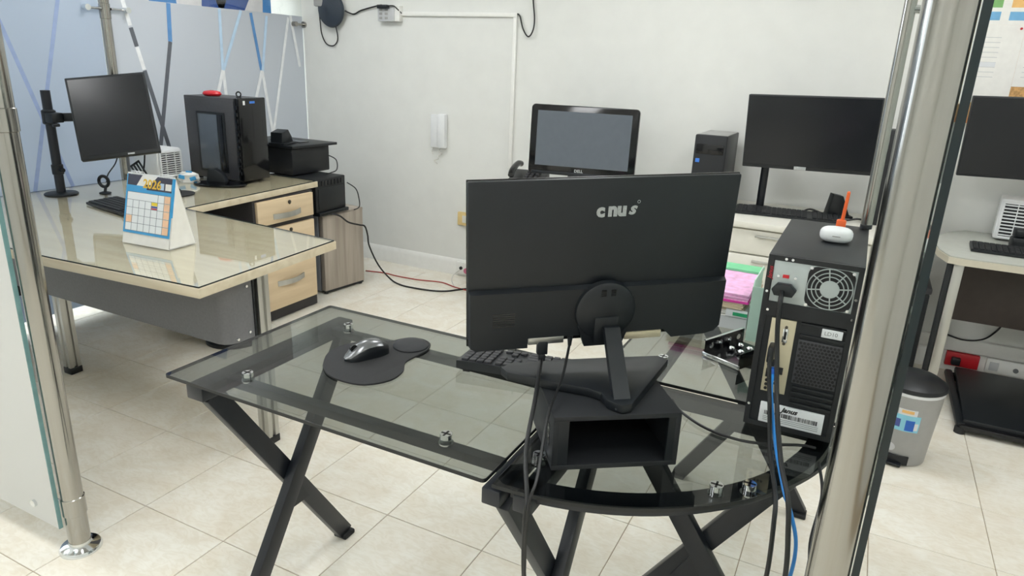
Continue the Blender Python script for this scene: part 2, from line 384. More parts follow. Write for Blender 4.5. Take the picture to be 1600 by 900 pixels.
# front frosted panel left of the post
L0 = (-0.85, -0.634, 0.09)
t = thing('frosted_glass_panel', 'tall frosted glass partition panel standing at the left edge of the picture', 'glass panel', L0); b = B(off(L0))
b.box(-1.75, 0.002, -0.639, -0.629, 0.09, 2.35); b.build('glass', 'frost_white', t, smooth=False)
B(off(L0)).box(0.002, 0.0055, -0.6395, -0.6285, 0.09, 2.35).build('polished_edge', 'glass_edge_green', t)
for x, z in ((-0.10, 0.146), (-0.10, 1.9), (-1.6, 0.146)):
    B(off(L0)).cyl((x, -0.629, z), (x, -0.585, z), 0.008, 16).cyl((x, -0.647, z), (x, -0.639, z), 0.011, 20).build('standoff_bolt', 'chrome', t)
B(off(L0)).cyl((-0.10, -0.60, 0.146), (0.0, -0.60, 0.146), 0.006, 12).build('clamp_arm', 'chrome', t)
# side partition along x = -1.85
PX = -1.85
post((PX, 0.985), 0.030, CEIL, 'brushed steel post behind the black monitor on the pole arm', ((1.60, 1.68),))
def side_panel(y0, y1, fm, label, strips):
    LP = (PX, (y0+y1)/2, 0.06); t = thing('frosted_glass_panel', label, 'glass panel', LP, 0)
    B(off(LP)).box(PX-0.005, PX+0.005, y0, y1, 0.06, 2.30).build('glass', 'clear_glass', t, smooth=False)
    B(off(LP)).box(PX+0.0052, PX+0.0060, y0, y1, 0.06, 1.716).build('frosted_film', fm, t, smooth=False)
    for si, (ya, za, yb, zb, wd, mt) in enumerate(strips):
        dd = Vector((0, yb-ya, zb-za)); n = Vector((0, -dd.z, dd.y)).normalized()*wd/2
        b = B(off(LP)); xs = PX+0.0062+0.00025*si; A = Vector((xs, ya, za)); C = Vector((xs, yb, zb))
        q = [A-n, A+n, C+n, C-n]; lo_ = [b.bm.verts.new(p) for p in q]; hi_ = [b.bm.verts.new(p+Vector((0.0006, 0, 0))) for p in q]
        b.bm.faces.new(lo_); b.bm.faces.new(hi_)
        for k in range(4): b.bm.faces.new((lo_[k], lo_[(k+1) % 4], hi_[(k+1) % 4], hi_[k]))
        b.build('film_stripe', mt, t, smooth=False)
    return t
side_panel(1.017, 2.490, 'frost_grey', 'grey frosted glass partition panel with crossing white stripes behind the computer tower', [
    (1.097, 1.706, 1.125, 1.575, 0.024, 'strip_white'), (1.127, 1.565, 1.150, 1.465, 0.026, 'strip_dark'), (1.151, 1.462, 1.180, 1.34, 0.024, 'strip_white'), (1.181, 1.335, 1.290, 0.875, 0.026, 'strip_dark'),
    (1.386, 1.714, 1.372, 1.50, 0.028, 'strip_blue'), (1.372, 1.50, 1.222, 0.875, 0.026, 'strip_dark'),
    (1.754, 1.714, 1.741, 1.34, 0.022, 'strip_sky'), (1.928, 1.714, 1.745, 1.34, 0.022, 'strip_sky'), (1.741, 1.34, 1.63, 1.05, 0.024, 'strip_white'), (1.743, 1.34, 1.755, 1.05, 0.024, 'strip_white'),
    (2.008, 1.706, 2.071, 1.321, 0.024, 'strip_blue'), (2.147, 1.696, 2.075, 1.321, 0.022, 'strip_sky'), (2.071, 1.34, 1.96, 1.05, 0.024, 'strip_white'), (2.073, 1.34, 2.145, 0.84, 0.024, 'strip_white'),
    (2.349, 1.70, 2.12, 0.84, 0.022, 'strip_white'), (2.369, 1.714, 2.438, 1.37, 0.024, 'strip_white')])
side_panel(-0.35, 0.953, 'frost_blue', 'bluish frosted glass partition panel with blue stripes behind the monitor pole', [
    (0.40, 1.714, 0.70, 0.62, 0.020, 'strip_royal'), (0.75, 1.714, 0.44, 0.62, 0.020, 'strip_royal')])
# glass clamps of the side partition
for (y, z, s, lab) in ((0.985, 1.652, 1, 'chrome glass clamp pair on the post behind the black monitor'),):
    t = thing('glass_clamp', lab, 'clamp', (PX, y, z))
    for sg in (-1, 1):
        B().cyl((0.02, sg*0.028, 0), (0.02, sg*0.13, 0), 0.007, 12).build('clamp_rod', 'chrome', t)
        B().cyl((0.012, sg*0.115, 0), (0.045, sg*0.115, 0), 0.016, 18).build('clamp_cap', 'chrome', t)
t = thing('glass_clamp', 'small steel glass clamp where the partition meets the back wall', 'clamp', (PX, WALL, 1.66))
B().cyl((0.02, -0.0, 0), (0.02, -0.014, 0), 0.022, 18).build('wall_plate', 'steel', t)
B().cyl((0.02, -0.014, 0), (0.02, -0.12, 0), 0.008, 12).build('clamp_rod', 'steel', t); B().cyl((0.012, -0.105, 0), (0.045, -0.105, 0), 0.017, 18).build('clamp_cap', 'steel', t)
# printed banner hanging beyond the clear upper glass
LB = (-2.02, 1.75, 1.70); t = thing('printed_banner', 'blue and white printed banner beyond the clear top of the glass partition', 'banner', LB)
B().box(-0.004, 0.0, -0.75, 0.62, 0, 0.75).build('sheet', 'banner_white', t, smooth=False)
rb = random.Random(3)
def tri(mt, ps): 
    b = B(); lo_ = [b.bm.verts.new((0.0, y, z)) for y, z in ps]; hi_ = [b.bm.verts.new((0.0012, y, z)) for y, z in ps]; n = len(ps)
    b.bm.faces.new(lo_); b.bm.faces.new(hi_)
    for k in range(n): b.bm.faces.new((lo_[k], lo_[(k+1) % n], hi_[(k+1) % n], hi_[k]))
    b.build('printed_shape', mt, t, smooth=False)
for ps, mt in (([(-0.36, 0), (-0.16, 0), (-0.19, 0.2), (-0.33, 0.22)], 'banner_sky'), ([(0.02, 0), (0.36, 0), (0.42, 0.1), (0.30, 0.34), (0.05, 0.30)], 'banner_blue'), ([(0.54, 0.02), (0.62, 0), (0.62, 0.3), (0.56, 0.28)], 'banner_sky'), ([(-0.1, 0.2), (0.0, 0.3), (-0.05, 0.5), (-0.2, 0.4)], 'banner_blue'), ([(-0.7, 0.15), (-0.45, 0.3), (-0.6, 0.6)], 'banner_blue')): tri(mt, ps)
for k in range(6): tri('banner_white', [(0.17, 0.0), (0.185, 0.0), (0.05+k*0.055, 0.28), (0.04+k*0.055, 0.28)])

# open glass door with pull handle
A0 = Vector((2.0475, -0.605)); A1 = Vector((2.018, 0.31)); dv = (A1-A0); dl = dv.length; ang = math.atan2(dv.y, dv.x)
t = thing('glass_door', 'clear glass door standing open beside the right steel post', 'door', (A0.x, A0.y, 0.015), ang)
B().box(0.003, dl-0.003, -0.005, 0.005, 0, 2.2).build('glass', 'door_glass', t, smooth=False)
B().box(0, 0.003, -0.0052, 0.0052, 0, 2.2).build('polished_edge', 'glass_edge_dark', t, label='dark green polished edge'); B().box(dl-0.003, dl, -0.0052, 0.0052, 0, 2.2).build('polished_edge', 'glass_edge_dark', t)
hx = dl-0.12; h = B().cyl((hx, 0.040, 1.118), (hx, 0.040, 2.05), 0.0125, 28).build('pull_handle', 'steel', t, label='long vertical steel pull handle')
for z in (1.59, 1.92): B().cyl((hx, 0.005, z), (hx, 0.040, z), 0.009, 14).build('handle_standoff', 'chrome', h)
B().lathe([(0.0130, 1.113), (0.0130, 1.122), (0.0120, 1.124)], 24, (hx, 0.040, 0)).build('handle_cap', 'black_plastic', h)
for z in (0.25, 1.9): B().box(-0.012, 0.05, -0.012, 0.012, z, z+0.09, 0.003).build('hinge', 'steel', t)

# ================================================================== LEFT DESK
LD = (-0.85, 0.3, 0)
desk = thing('office_desk', 'beige wood L-shaped desk with glass sheet and dark grey modesty panel', 'desk', LD)
top = [(-1.76, -0.27), (-0.55, -0.235), (0.148, -0.185), (0.094, 0.527), (-0.865, 0.592), (-0.925, 1.558), (-1.76, 1.558)]
B(off(LD)).prism(top, 0.712, 0.7445, bev=0.0015).build('tabletop', 'beige_wood', desk)
def inset(poly, d_):
    n = len(poly); out = []
    for i in range(n):
        p0, p1, p2 = Vector(poly[i-1]), Vector(poly[i]), Vector(poly[(i+1) % n])
        n1 = Vector((-(p1-p0).y, (p1-p0).x)).normalized(); n2 = Vector((-(p2-p1).y, (p2-p1).x)).normalized()
        v = (n1+n2); v = v/max(0.3, 1+n1.dot(n2)); out.append(tuple(p1+v*d_))
    return out
gt = inset(top, 0.006)
B(off(LD)).prism(gt, 0.7450, 0.7495).build('glass_sheet', 'clear_glass', desk, smooth=False)
b = B(off(LD)); n = len(gt)
for i in range(n):
    p, q = gt[i], gt[(i+1) % n]; b.bar((p[0], p[1], 0.7473), (q[0], q[1], 0.7473), 0.0012, 0.0046)
b.build('glass_edge', 'glass_edge_dark', desk)
mp = [(-1.70, -0.01), (0.0, -0.01)] + [(0.0+0.05*math.sin(a), 0.04-0.05*math.cos(a)) for a in (0.5, 1.0, 1.4)] + [(0.055, 0.11), (0.040, 0.11)] + [(0.0+0.036*math.sin(a), 0.04-0.036*math.cos(a)) for a in (1.4, 1.0, 0.5)] + [(0.0, 0.004), (-1.70, 0.004)]
pn = B(off(LD)).prism(mp, 0.462, 0.711).build('modesty_panel', 'panel_grey', desk)
B(off(LD)).box(0.036, 0.060, 0.110, 0.118, 0.452, 0.711).build('panel_edge_strip', 'black_plastic', pn)
for y, z in ((0.085, 0.49), (0.085, 0.665), (0.03, 0.478)): B(off(LD)).cyl((0.050, y, z), (0.060, y, z), 0.005, 10).build('panel_screw', 'chrome', pn)
def alu_leg(x, y):
    b = B(off(LD)); hw = 0.026
    b.prism([(x-hw, y-hw), (x-0.008, y-hw), (x-0.005, y-hw+0.008), (x+0.005, y-hw+0.008), (x+0.008, y-hw), (x+hw, y-hw), (x+hw, y-0.008), (x+hw-0.008, y-0.005), (x+hw-0.008, y+0.005), (x+hw, y+0.008), (x+hw, y+hw), (x-hw, y+hw)], 0.03, 0.712)
    o = b.build('leg', 'aluminium', desk, smooth=False); B(off(LD)).box(x-hw-0.002, x+hw+0.002, y-hw-0.002, y+hw+0.002, 0, 0.032, 0.003).build('leg_foot', 'black_plastic', o)
alu_leg(0.045, 0.150); alu_leg(-1.19, 0.145); alu_leg(-1.70, 0.145)
B(off(LD)).box(-1.74, -1.72, 0.2, 1.5, 0.25, 0.711).build('back_panel', 'charcoal', desk, smooth=False)
# pedestal
PD = (-1.15, 1.26, 0); ped = thing('drawer_pedestal', 'dark drawer pedestal with two pale wood drawer fronts under the desk', 'drawers', PD)
b = B(off(PD)); b.box(-1.42, -0.905, 1.028, 1.485, 0.005, 0.708, 0.002); b.build('body', 'charcoal', ped)
def drawer(z0, z1, lock):
    d_ = B(off(PD)).box(-0.905, -0.886, 1.045, 1.470, z0, z1, 0.002).build('drawer', 'beige_wood_v', ped)
    zc = (z0+z1)/2-0.005-(0.06 if z0 < 0.2 else 0); yc = 1.26
    pts = [(-0.886+0.026*math.sin(PI*k/10), yc-0.105+0.21*k/10, zc-0.022+0.004*k/10) for k in range(11)]
    b = B(off(PD))
    for k in range(10): b.bar(pts[k], pts[k+1], 0.004, 0.030, (0, 0, 1))
    b.build('handle', 'aluminium', d_)
    B(off(PD)).cyl((-0.887, yc+0.02, z1-0.028), (-0.882, yc+0.02, z1-0.028), 0.011, 16).box(-0.886, -0.880, yc+0.017, yc+0.023, z1-0.04, z1-0.022).build('lock', 'brass_dark', d_)
drawer(0.565, 0.698, 1); drawer(0.070, 0.540, 1)
# small fridge with wood-grain door
FX = (-0.985, 1.642, 0); fa = math.atan2(0.339, 0.045)-PI/2
fr = thing('mini_fridge', 'small fridge with grey wood-grain door beside the drawer pedestal', 'fridge', FX, fa)
B().box(-0.42, -0.035, 0, 0.335, 0.012, 0.505, 0.004).build('body', 'fridge_grey', fr); B().box(-0.035, -0.026, 0.006, 0.329, 0.02, 0.505).build('door_gasket', 'black_plastic', fr)
B().box(-0.026, 0.012, 0, 0.335, 0.022, 0.520, 0.003).build('door', 'grey_wood', fr); B().box(-0.43, 0.012, -0.002, 0.337, 0.505, 0.522, 0.003).build('worktop', 'grey_wood', fr)
for x in (-0.40, -0.01):
    for y in (0.02, 0.315): B().cyl((x, y, 0), (x, y, 0.014), 0.014, 12).build('foot', 'black_plastic', fr)
B().box(-0.025, 0.008, 0.005, 0.33, 0.010, 0.022).build('kick_strip', 'black_plastic', fr)
# black power unit on a flat tray, printer on top
UL = (-1.08, 1.69, 0.522)
tr = thing('flat_router', 'flat black device lying on the small fridge', 'router', UL)
B(off(UL)).box(-1.28, -0.935, 1.575, 1.845, 0.5225, 0.545, 0.004).build('shell', 'black_plastic', tr); B(off(UL)).box(-0.937, -0.933, 1.60, 1.82, 0.530, 0.537).build('port_strip', 'black_gloss', tr)
U2 = (-1.1, 1.70, 0.546); up = thing('power_backup_unit', 'black box-shaped power unit stacked on the flat router', 'power unit', U2)
B(off(U2)).box(-1.32, -0.95, 1.565, 1.835, 0.5455, 0.748, 0.006).build('case', 'case_black', up); B(off(U2)).box(-0.951, -0.946, 1.585, 1.815, 0.565, 0.69, 0.001).build('front_plate', 'black_plastic', up)
for k in range(8): B(off(U2)).box(-0.952, -0.946, 1.59+k*0.029, 1.605+k*0.029, 0.705, 0.735).build('vent_slot', 'black_gloss', up)
P2 = (-1.32, 1.74, 0.748); pr = thing('printer', 'black inkjet printer stacked above the fridge at the end of the desk', 'printer', P2)
B(off(P2)).box(-1.60, -1.13, 1.575, 1.905, 0.7535, 0.915, 0.008).build('body', 'case_black', pr); B(off(P2)).prism([(-1.615, 1.56), (-1.11, 1.56), (-1.085, 1.93), (-1.615, 1.93)], 0.916, 0.932, bev=0.003).build('lid', 'black_plastic', pr)
B(off(P2)).box(-1.45, -1.2, 1.72, 1.80, 0.932, 0.936, 0.001).build('control_panel', 'black_gloss', pr)
for x in (-1.55, -1.2):
    for y in (1.61, 1.81): B(off(P2)).cyl((x, y, 0.748), (x, y, 0.755), 0.012, 10).build('foot', 'rubber', pr)
SD = (-1.25, 1.62, 0.932); t = thing('card_reader', 'small black wedge device sitting on top of the printer', 'device', SD, 0.2)
B().prism([(-0.06, 0), (0.06, 0), (0.05, 0.03), (0.015, 0.075), (-0.055, 0.06)], -0.04, 0.04, frame((0, 0, 0.012), (0, 1, 0), (0, 0, 1), (1, 0, 0)), 0.004).build('body', 'black_plastic', t); B().box(-0.05, 0.06, -0.07, 0.07, 0, 0.012, 0.004).build('base', 'black_plastic', t)
tag(B().tube([(-0.94, 1.84, 0.70), (-0.90, 1.875, 0.66), (-0.885, 1.885, 0.60), (-0.88, 1.88, 0.545), (-0.90, 1.85, 0.528)], 0.0035).build('device_cable', 'cable_black'), 'short black cable looping behind the power unit', 'cable')
tag(B().tube([(-1.132, 1.89, 0.85), (-1.09, 1.92, 0.82), (-1.06, 1.89, 0.765), (-1.05, 1.82, 0.752), (-1.05, 1.78, 0.752)], 0.0035).build('device_cable', 'cable_black'), 'thin black cable dropping behind the printer', 'cable')
# mains cable over the fridge door and along the floor
tag(B().tube([(-0.965, 1.60, 0.528), (-0.94, 1.68, 0.525), (-0.905, 1.72, 0.51), (-0.905, 1.80, 0.455), (-0.90, 1.90, 0.420), (-0.90, 1.955, 0.40), (-0.895, 1.975, 0.34), (-0.89, 1.985, 0.26), (-0.86, 2.04, 0.12), (-0.80, 2.09, 0.02), (-0.70, 2.06, 0.006), (-0.60, 2.05, 0.006), (-0.45, 2.07, 0.006), (-0.36, 2.12, 0.006), (-0.27, 2.24, 0.006), (-0.1, 2.35, 0.006)], 0.0055, 8).build('mains_cable', 'cable_black'), 'black mains cable draped over the fridge door onto the floor', 'cable')
tag(B().tube([(-1.09, 2.19, 0.005), (-0.95, 2.22, 0.005), (-0.83, 2.21, 0.005), (-0.66, 2.22, 0.005), (-0.5, 2.26, 0.005), (-0.36, 2.22, 0.005), (-0.2, 2.2, 0.005)], 0.004, 8).build('mains_cable', 'cable_red'), 'red cable lying along the floor by the back wall', 'cable')
# computer tower on the left desk
TA = 0.056; TK = (-1.151, 1.213, 0.7495); tw = thing('computer_tower', 'black tower computer with windowed side panel on the beige desk', 'computer', TK, TA)
TL_, TW_, TH_ = 0.40, 0.21, 0.466
B().box(-TL_, -0.028, 0, TW_, 0.012, TH_, 0.003).build('case', 'dark_grey', tw)
B().box(-0.028, 0.0, 0.004, TW_, 0.010, TH_+0.002, 0.006).build('front_bezel', 'black_gloss', tw)
B().box(-0.03, -0.024, -0.004, 0.01, 0.015, TH_, 0.002).build('front_corner_strip', 'black_plastic', tw)
for k in range(11): B().box(-0.026, -0.006, -0.006, -0.001, 0.045+k*0.036, 0.067+k*0.036, 0.001).build('air_slot', 'black_gloss', tw)
sp = B().box(-TL_+0.012, -0.032, -0.004, 0.0, 0.025, TH_-0.012, 0.001).build('side_panel', 'dark_grey', tw)
B().box(-0.31, -0.10, -0.009, -0.004, 0.05, 0.385, 0.0035).build('window_frame', 'black_plastic', sp); B().box(-0.295, -0.155, -0.0115, -0.009, 0.065, 0.372, 0.001).build('window_pane', 'screen_grey', sp); B().box(-0.148, -0.115, -0.0115, -0.009, 0.065, 0.372, 0.001).build('window_pane', 'black_gloss', sp)
B().box(-0.0005, 0.0012, 0.035, 0.050, TH_-0.035, TH_-0.013).build('sticker', 'label_white', tw); B().box(-0.0005, 0.0012, 0.085, 0.125, TH_-0.028, TH_-0.016).build('badge', 'led_blue', tw)
for x in (-0.36, -0.05):
    for y in (0.03, 0.18): B().cyl((x, y, 0), (x, y, 0.013), 0.014, 12).build('foot', 'rubber', tw)
tw2 = Vector((TK[0], TK[1], TK[2])) + Matrix.Rotation(TA, 3, 'Z') @ Vector((-0.245, 0.06, TH_))
t = thing('red_mouse', 'small red rounded gadget lying on top of the left computer tower', 'gadget', tw2, 0.3)
B().lathe([(0.030, 0), (0.042, 0.006), (0.045, 0.014), (0.038, 0.025), (0.020, 0.030), (0.004, 0.031)], 24, (0, 0, 0), 1.25, 0.8).build('shell', 'red_plastic', t); B().box(-0.012, 0.012, -0.002, 0.002, 0.029, 0.032, 0.001).build('groove', 'black_plastic', t)
p3 = Vector(TK) + Matrix.Rotation(TA, 3, 'Z') @ Vector((-0.04, 0.05, TH_+0.002))
t = thing('key_ring', 'small black ring standing on the left computer tower', 'ring', p3, 0.4); B().ring((0, 0, 0.018), 0.013, 0.004, 'y', 20, 8).build('loop', 'black_gloss', t); B().box(-0.014, 0.014, -0.006, 0.006, 0, 0.006, 0.002).build('stub', 'black_plastic', t)
# monitor foot in front of the tower
S1 = (-1.235, 1.12, 0.7495); t = thing('spare_stand', 'empty black monitor foot lying in front of the left computer tower', 'monitor stand', S1, 0.35)
B().lathe([(0.150, 0), (0.155, 0.004), (0.150, 0.010), (0.10, 0.016), (0.03, 0.02)], 36, (0, 0, 0), 1.0, 0.5).build('base_plate', 'black_gloss', t)
B().prism([(-0.05, 0), (0.06, 0), (0.045, 0.045), (0.0, 0.075), (-0.035, 0.072)], -0.022, 0.022, frame((-0.02, 0, 0.014), (1, 0, 0), (0, 0, 1), (0, -1, 0)), 0.004).build('neck_socket', 'black_plastic', t)
# packet
PK = (-1.43, 1.075, 0.7495); t = thing('crumpled_packet', 'small blue and white crumpled packet beside the black monitor foot', 'packet', PK, 0.5)
b = B(); rk = random.Random(5)
b.lathe([(0.045, 0), (0.055, 0.02), (0.05, 0.042), (0.03, 0.055)], 9, (0, 0, 0), 1.1, 0.55)
for v in b.bm.verts: v.co += Vector((rk.uniform(-1, 1), rk.uniform(-1, 1), 0))*0.007
b.build('wrapper', 'white_paper', t, smooth=False)
for (x, y, z, a) in ((-0.03, -0.022, 0.03, 0.2), (0.03, -0.02, 0.022, -0.3), (0.005, -0.005, 0.052, 0.1)): B().box(-0.016, 0.016, -0.006, 0.006, -0.010, 0.010, 0.001, Matrix.Translation((x, y, z)) @ Matrix.Rotation(a, 4, 'Y')).build('printed_patch', 'cal_blue', t)
# small white air cooler (left)
def air_cooler(loc, rz, w_, d_, h_, label, group):
    """grille on the local -y face"""
    t = thing('air_cooler', label, 'air cooler', loc, rz, group)
    B().box(-w_/2, w_/2, -d_/2, d_/2, 0.004, h_, 0.014).build('shell', 'white_plastic', t)
    B().box(-w_/2+0.020, w_/2-0.020, -d_/2-0.002, -d_/2+0.004, 0.022, h_-0.022, 0.001).build('grille_recess', 'black_plastic', t)
    nb = 10
    for k in range(nb):
        z = 0.030+(h_-0.060)*k/(nb-1); B().box(-w_/2+0.018, w_/2-0.018, -d_/2-0.010, -d_/2, z-0.0026, z+0.0026, 0, Matrix.Translation((0, 0, 0))).build('slat', 'white_plastic', t)
    for x in (-w_/6, w_/6): B().box(x-0.002, x+0.002, -d_/2-0.008, -d_/2, 0.024, h_-0.024).build('grille_rib', 'white_plastic', t)
    fb = B()
    for sx in (-1, 1): fb.box(sx*(w_/2-0.016)-0.005, sx*(w_/2-0.016)+0.005, -d_/2-0.010, -d_/2, 0.016, h_-0.016, 0.001)
    for z in (0.018, h_-0.018): fb.box(-w_/2+0.012, w_/2-0.012, -d_/2-0.010, -d_/2, z-0.005, z+0.005, 0.001)
    fb.build('grille_frame', 'white_plastic', t)
    for x in (-w_/2+0.03, w_/2-0.03):
        for y in (-d_/2+0.03, d_/2-0.03): B().cyl((x, y, 0), (x, y, 0.006), 0.01, 10).build('foot', 'rubber', t)
    return t
air_cooler((-1.69, 1.085, 0.7495), PI/2+0.04, 0.17, 0.20, 0.17, 'small white air cooler on the beige desk behind the calendar', 'desk air coolers')
# pole stand with clamped arm
PL = (-1.602, 0.462, 0.7495); t = thing('monitor_pole_stand', 'black monitor pole with round base and clamp arm on the beige desk', 'monitor arm', PL)
B().lathe([(0.075, 0), (0.075, 0.004), (0.07, 0.008), (0.03, 0.011)], 36).build('base_plate', 'black_plastic', t); B().cyl((0, 0, 0.008), (0, 0, 0.50), 0.021, 24).build('pole', 'black_steel', t)
B().lathe([(0.024, 0.34), (0.031, 0.345), (0.031, 0.405), (0.024, 0.41)], 24).box(-0.01, 0.07, -0.028, 0.028, 0.352, 0.398, 0.004).build('clamp', 'black_plastic', t)
B().bar((0.04, 0.02, 0.375), (0.215, 0.185, 0.385), 0.022, 0.04, (0, 0, 1), 0.004).build('arm', 'black_plastic', t); B().cyl((0.07, -0.03, 0.342), (0.07, -0.0, 0.342), 0.008, 12).build('clamp_knob', 'black_plastic', t)
B().lathe([(0.023, 0.098), (0.026, 0.10), (0.026, 0.145), (0.023, 0.147)], 20).cyl((0.02, 0.0, 0.122), (0.045, 0.0, 0.122), 0.011, 12).build('cable_clip', 'black_plastic', t)
def orient(yaw, tilt, roll):
    r = Vector((math.cos(yaw), math.sin(yaw), 0)); bb = Vector((-math.sin(yaw), math.cos(yaw), 0)); u = Vector((0, 0, 1))*math.cos(tilt)+bb*math.sin(tilt)
    r_, u_ = r*math.cos(roll)+u*math.sin(roll), -r*math.sin(roll)+u*math.cos(roll)
    return r_, u_.cross(r_), u_
# left monitor (screen towards the viewer)
MC = Vector((-1.344, 0.616, 1.141)); r_, n_, u_ = orient(0.806, 0.382, 0.127); MX = frame((0, 0, 0), r_, n_, u_)
t = thing('monitor', 'black square-ish monitor on the pole arm above the beige desk', 'monitor', MC)
B(MX).box(-0.174, 0.174, -0.004, 0.030, -0.202, 0.202, 0.004).build('casing', 'black_plastic', t); B(MX).box(-0.164, 0.164, -0.0055, -0.003, -0.184, 0.190).build('screen', 'screen_black', t, smooth=False)
B(MX).box(-0.06, 0.06, 0.03, 0.055, -0.06, 0.06, 0.006).build('rear_mount', 'black_plastic', t); B(MX).box(0.03, 0.06, -0.0062, -0.0035, -0.198, -0.191).build('logo_plate', 'logo_silver', t)
def px_cable(name, mt, pts, r, label, n=8): return tag(B().tube(pts, r, 8, n).build(name, mt), label, 'cable')
px_cable('monitor_cable', 'cable_black', [(-1.40, 0.66, 0.97), (-1.44, 0.66, 0.90), (-1.47, 0.63, 0.84), (-1.475, 0.62, 0.80)], 0.003, 'thin black cable running down from the left monitor to the webcam ring')
px_cable('monitor_cable', 'cable_black', [(-1.30, 0.73, 0.97), (-1.33, 0.74, 0.90), (-1.36, 0.75, 0.83), (-1.36, 0.78, 0.757)], 0.004, 'black cable running down behind the calendar from the left monitor')
RG = (-1.46, 0.596, 0.7495); t = thing('desk_webcam', 'small black ring-shaped webcam on a stub foot by the keyboard', 'webcam', RG, 0.3)
B().lathe([(0.028, 0), (0.028, 0.005), (0.012, 0.01)], 20).build('foot', 'black_plastic', t); B().cyl((0, 0, 0.008), (0, 0.01, 0.035), 0.007, 12).build('neck', 'black_plastic', t)
o = B(Matrix.Translation((-0.01, 0.012, 0.058)) @ Matrix.Rotation(0.5, 4, 'Y')).ring((0, 0, 0), 0.027, 0.008, 'y', 28, 10).build('ring', 'black_plastic', t)
# left keyboard
def small_keyboard(loc, rz, L_, D_, label, group=None, matname='black_plastic'):
    t = thing('keyboard', label, 'keyboard', loc, rz, group)
    B().prism([(0, 0.002), (D_, 0.004), (D_, 0.020), (0, 0.012)], 0, L_, frame((0, 0, 0), (0, 1, 0), (0, 0, 1), (1, 0, 0)), 0.002).build('body', matname, t)
    k = B()
    nc, nr = 20, 6; kw = (L_-0.016)/nc; kd = (D_-0.016)/nr
    for i in range(nc):
        for j in range(nr):
            if i in (14,) or (i == 18 and j == 5): continue
            x = 0.008+i*kw; y = 0.008+j*kd; z = 0.012+0.008*(y/D_); k.box(x+0.0015, x+kw-0.0015, y+0.0015, y+kd-0.0015, z-0.003, z+0.006)
    o = k.build('keys', 'black_matte', t, smooth=False); o['kind'] = 'stuff'
    for x in (0.03, L_-0.03): B().box(x-0.012, x+0.012, D_-0.02, D_-0.01, 0.0, 0.006).build('foot', 'rubber', t)
    return t
small_keyboard((-1.275, 0.375, 0.7495), -0.16, 0.43, 0.15, 'black keyboard on the beige desk partly behind the calendar')
t = thing('mouse_pad', 'round black mouse pad on the beige desk right of the calendar', 'mouse pad', (-1.185, 0.80, 0.7495)); B().lathe([(0.085, 0), (0.086, 0.002), (0.084, 0.004)], 36).build('mat', 'rubber', t)
B().lathe([(0.03, 0.004), (0.034, 0.012), (0.026, 0.022), (0.008, 0.027)], 20, (-0.02, 0.01, 0), 1, 0.65).build('wrist_cushion', 'black_matte', t)
# slotted black spatula-like tool
SP = (-1.32, 0.70, 0.7495); t = thing('slotted_tool', 'black slotted plastic spatula standing up behind the calendar', 'spatula', SP, 0.25)
M = Matrix.Translation((0, 0, 0.115)) @ Matrix.Rotation(-0.55, 4, 'Y')
hd = B(M)
for x in (-0.028, -0.0095, 0.0095, 0.028): hd.box(x-0.004, x+0.004, -0.003, 0.003, -0.04, 0.04, 0.001)
for z in (-0.042, 0.042): hd.box(-0.032, 0.032, -0.003, 0.003, z-0.005, z+0.005, 0.001)
hd.build('slotted_head', 'black_plastic', t); B(M).cyl((0, 0, -0.045), (0, 0, -0.13), 0.004, 10).build('handle', 'black_plastic', t)
B().lathe([(0.032, 0), (0.032, 0.004), (0.015, 0.012)], 20, (0.06, 0, 0)).build('holder', 'black_plastic', t)
# calendar
ca = math.atan2(0.017, 0.238); CL = (-0.535, 0.039, 0.7495); t = thing('desk_calendar', 'standing desk calendar for 2026 with blue border on the beige desk', 'calendar', CL, ca)
cw, cd_, ch = 0.239, 0.13, 0.262
ridge = (cd_*0.5, ch)
def slab(y0, z0, y1, z1, th): 
    dd = Vector((0, y1-y0, z1-z0)); nn = Vector((0, -dd.z, dd.y)).normalized()*th
    return [(y0, z0), (y1, z1), (y1+nn.y, z1+nn.z), (y0+nn.y, z0+nn.z)]
FM = frame((0, 0, 0), (0, 1, 0), (0, 0, 1), (1, 0, 0))
B().prism(slab(0.0, 0.001, ridge[0], ridge[1], 0.0015), 0, cw, FM).build('stand_front', 'white_paper', t, smooth=False)
B().prism(slab(cd_, 0.001, ridge[0], ridge[1], 0.0015), 0, cw, FM).build('stand_back', 'white_paper', t, smooth=False); B().box(0, cw, 0, cd_, 0, 0.0015).build('stand_base', 'white_paper', t, smooth=False)
B().prism([(0.004, 0.003), (cd_-0.004, 0.003), (ridge[0], ridge[1]-0.006)], cw-0.002, cw-0.0005, FM).build('stand_gusset', 'white_paper', t, smooth=False)
pv = Vector((0, ridge[0], ridge[1])); pvn = pv.normalized(); pn_ = Vector((0, -pvn.z, pvn.y))      # page plane: x along width, y up the slope, z out
PM = frame((0, 0, 0), (1, 0, 0), pvn, pn_); PLN = pv.length
pg0, pg1 = PLN*0.155, PLN-0.006
page = B(PM).box(0.002, cw-0.001, pg0, pg1, 0.002, 0.005).build('page', 'cal_blue', t, smooth=False)
def pr_(name, mt, x0, x1, y0, y1, z=0.0054): B(PM).box(x0*cw, x1*cw, pg0+(pg1-pg0)*y0, pg0+(pg1-pg0)*y1, z-0.0004, z).build(name, mt, page, smooth=False)
pr_('printed_header', 'cal_navy', 0.03, 0.97, 0.76, 1.0)
for ps in ([(0.22, 0.80), (0.42, 0.80), (0.42, 1.0), (0.34, 1.0)], [(0.42, 0.85), (0.52, 0.85), (0.66, 1.0), (0.42, 1.0)]):
    B(PM).prism([(x*cw, pg0+(pg1-pg0)*y) for x, y in ps], 0.0054, 0.0058).build('printed_shape', 'white_paper', page, smooth=False)
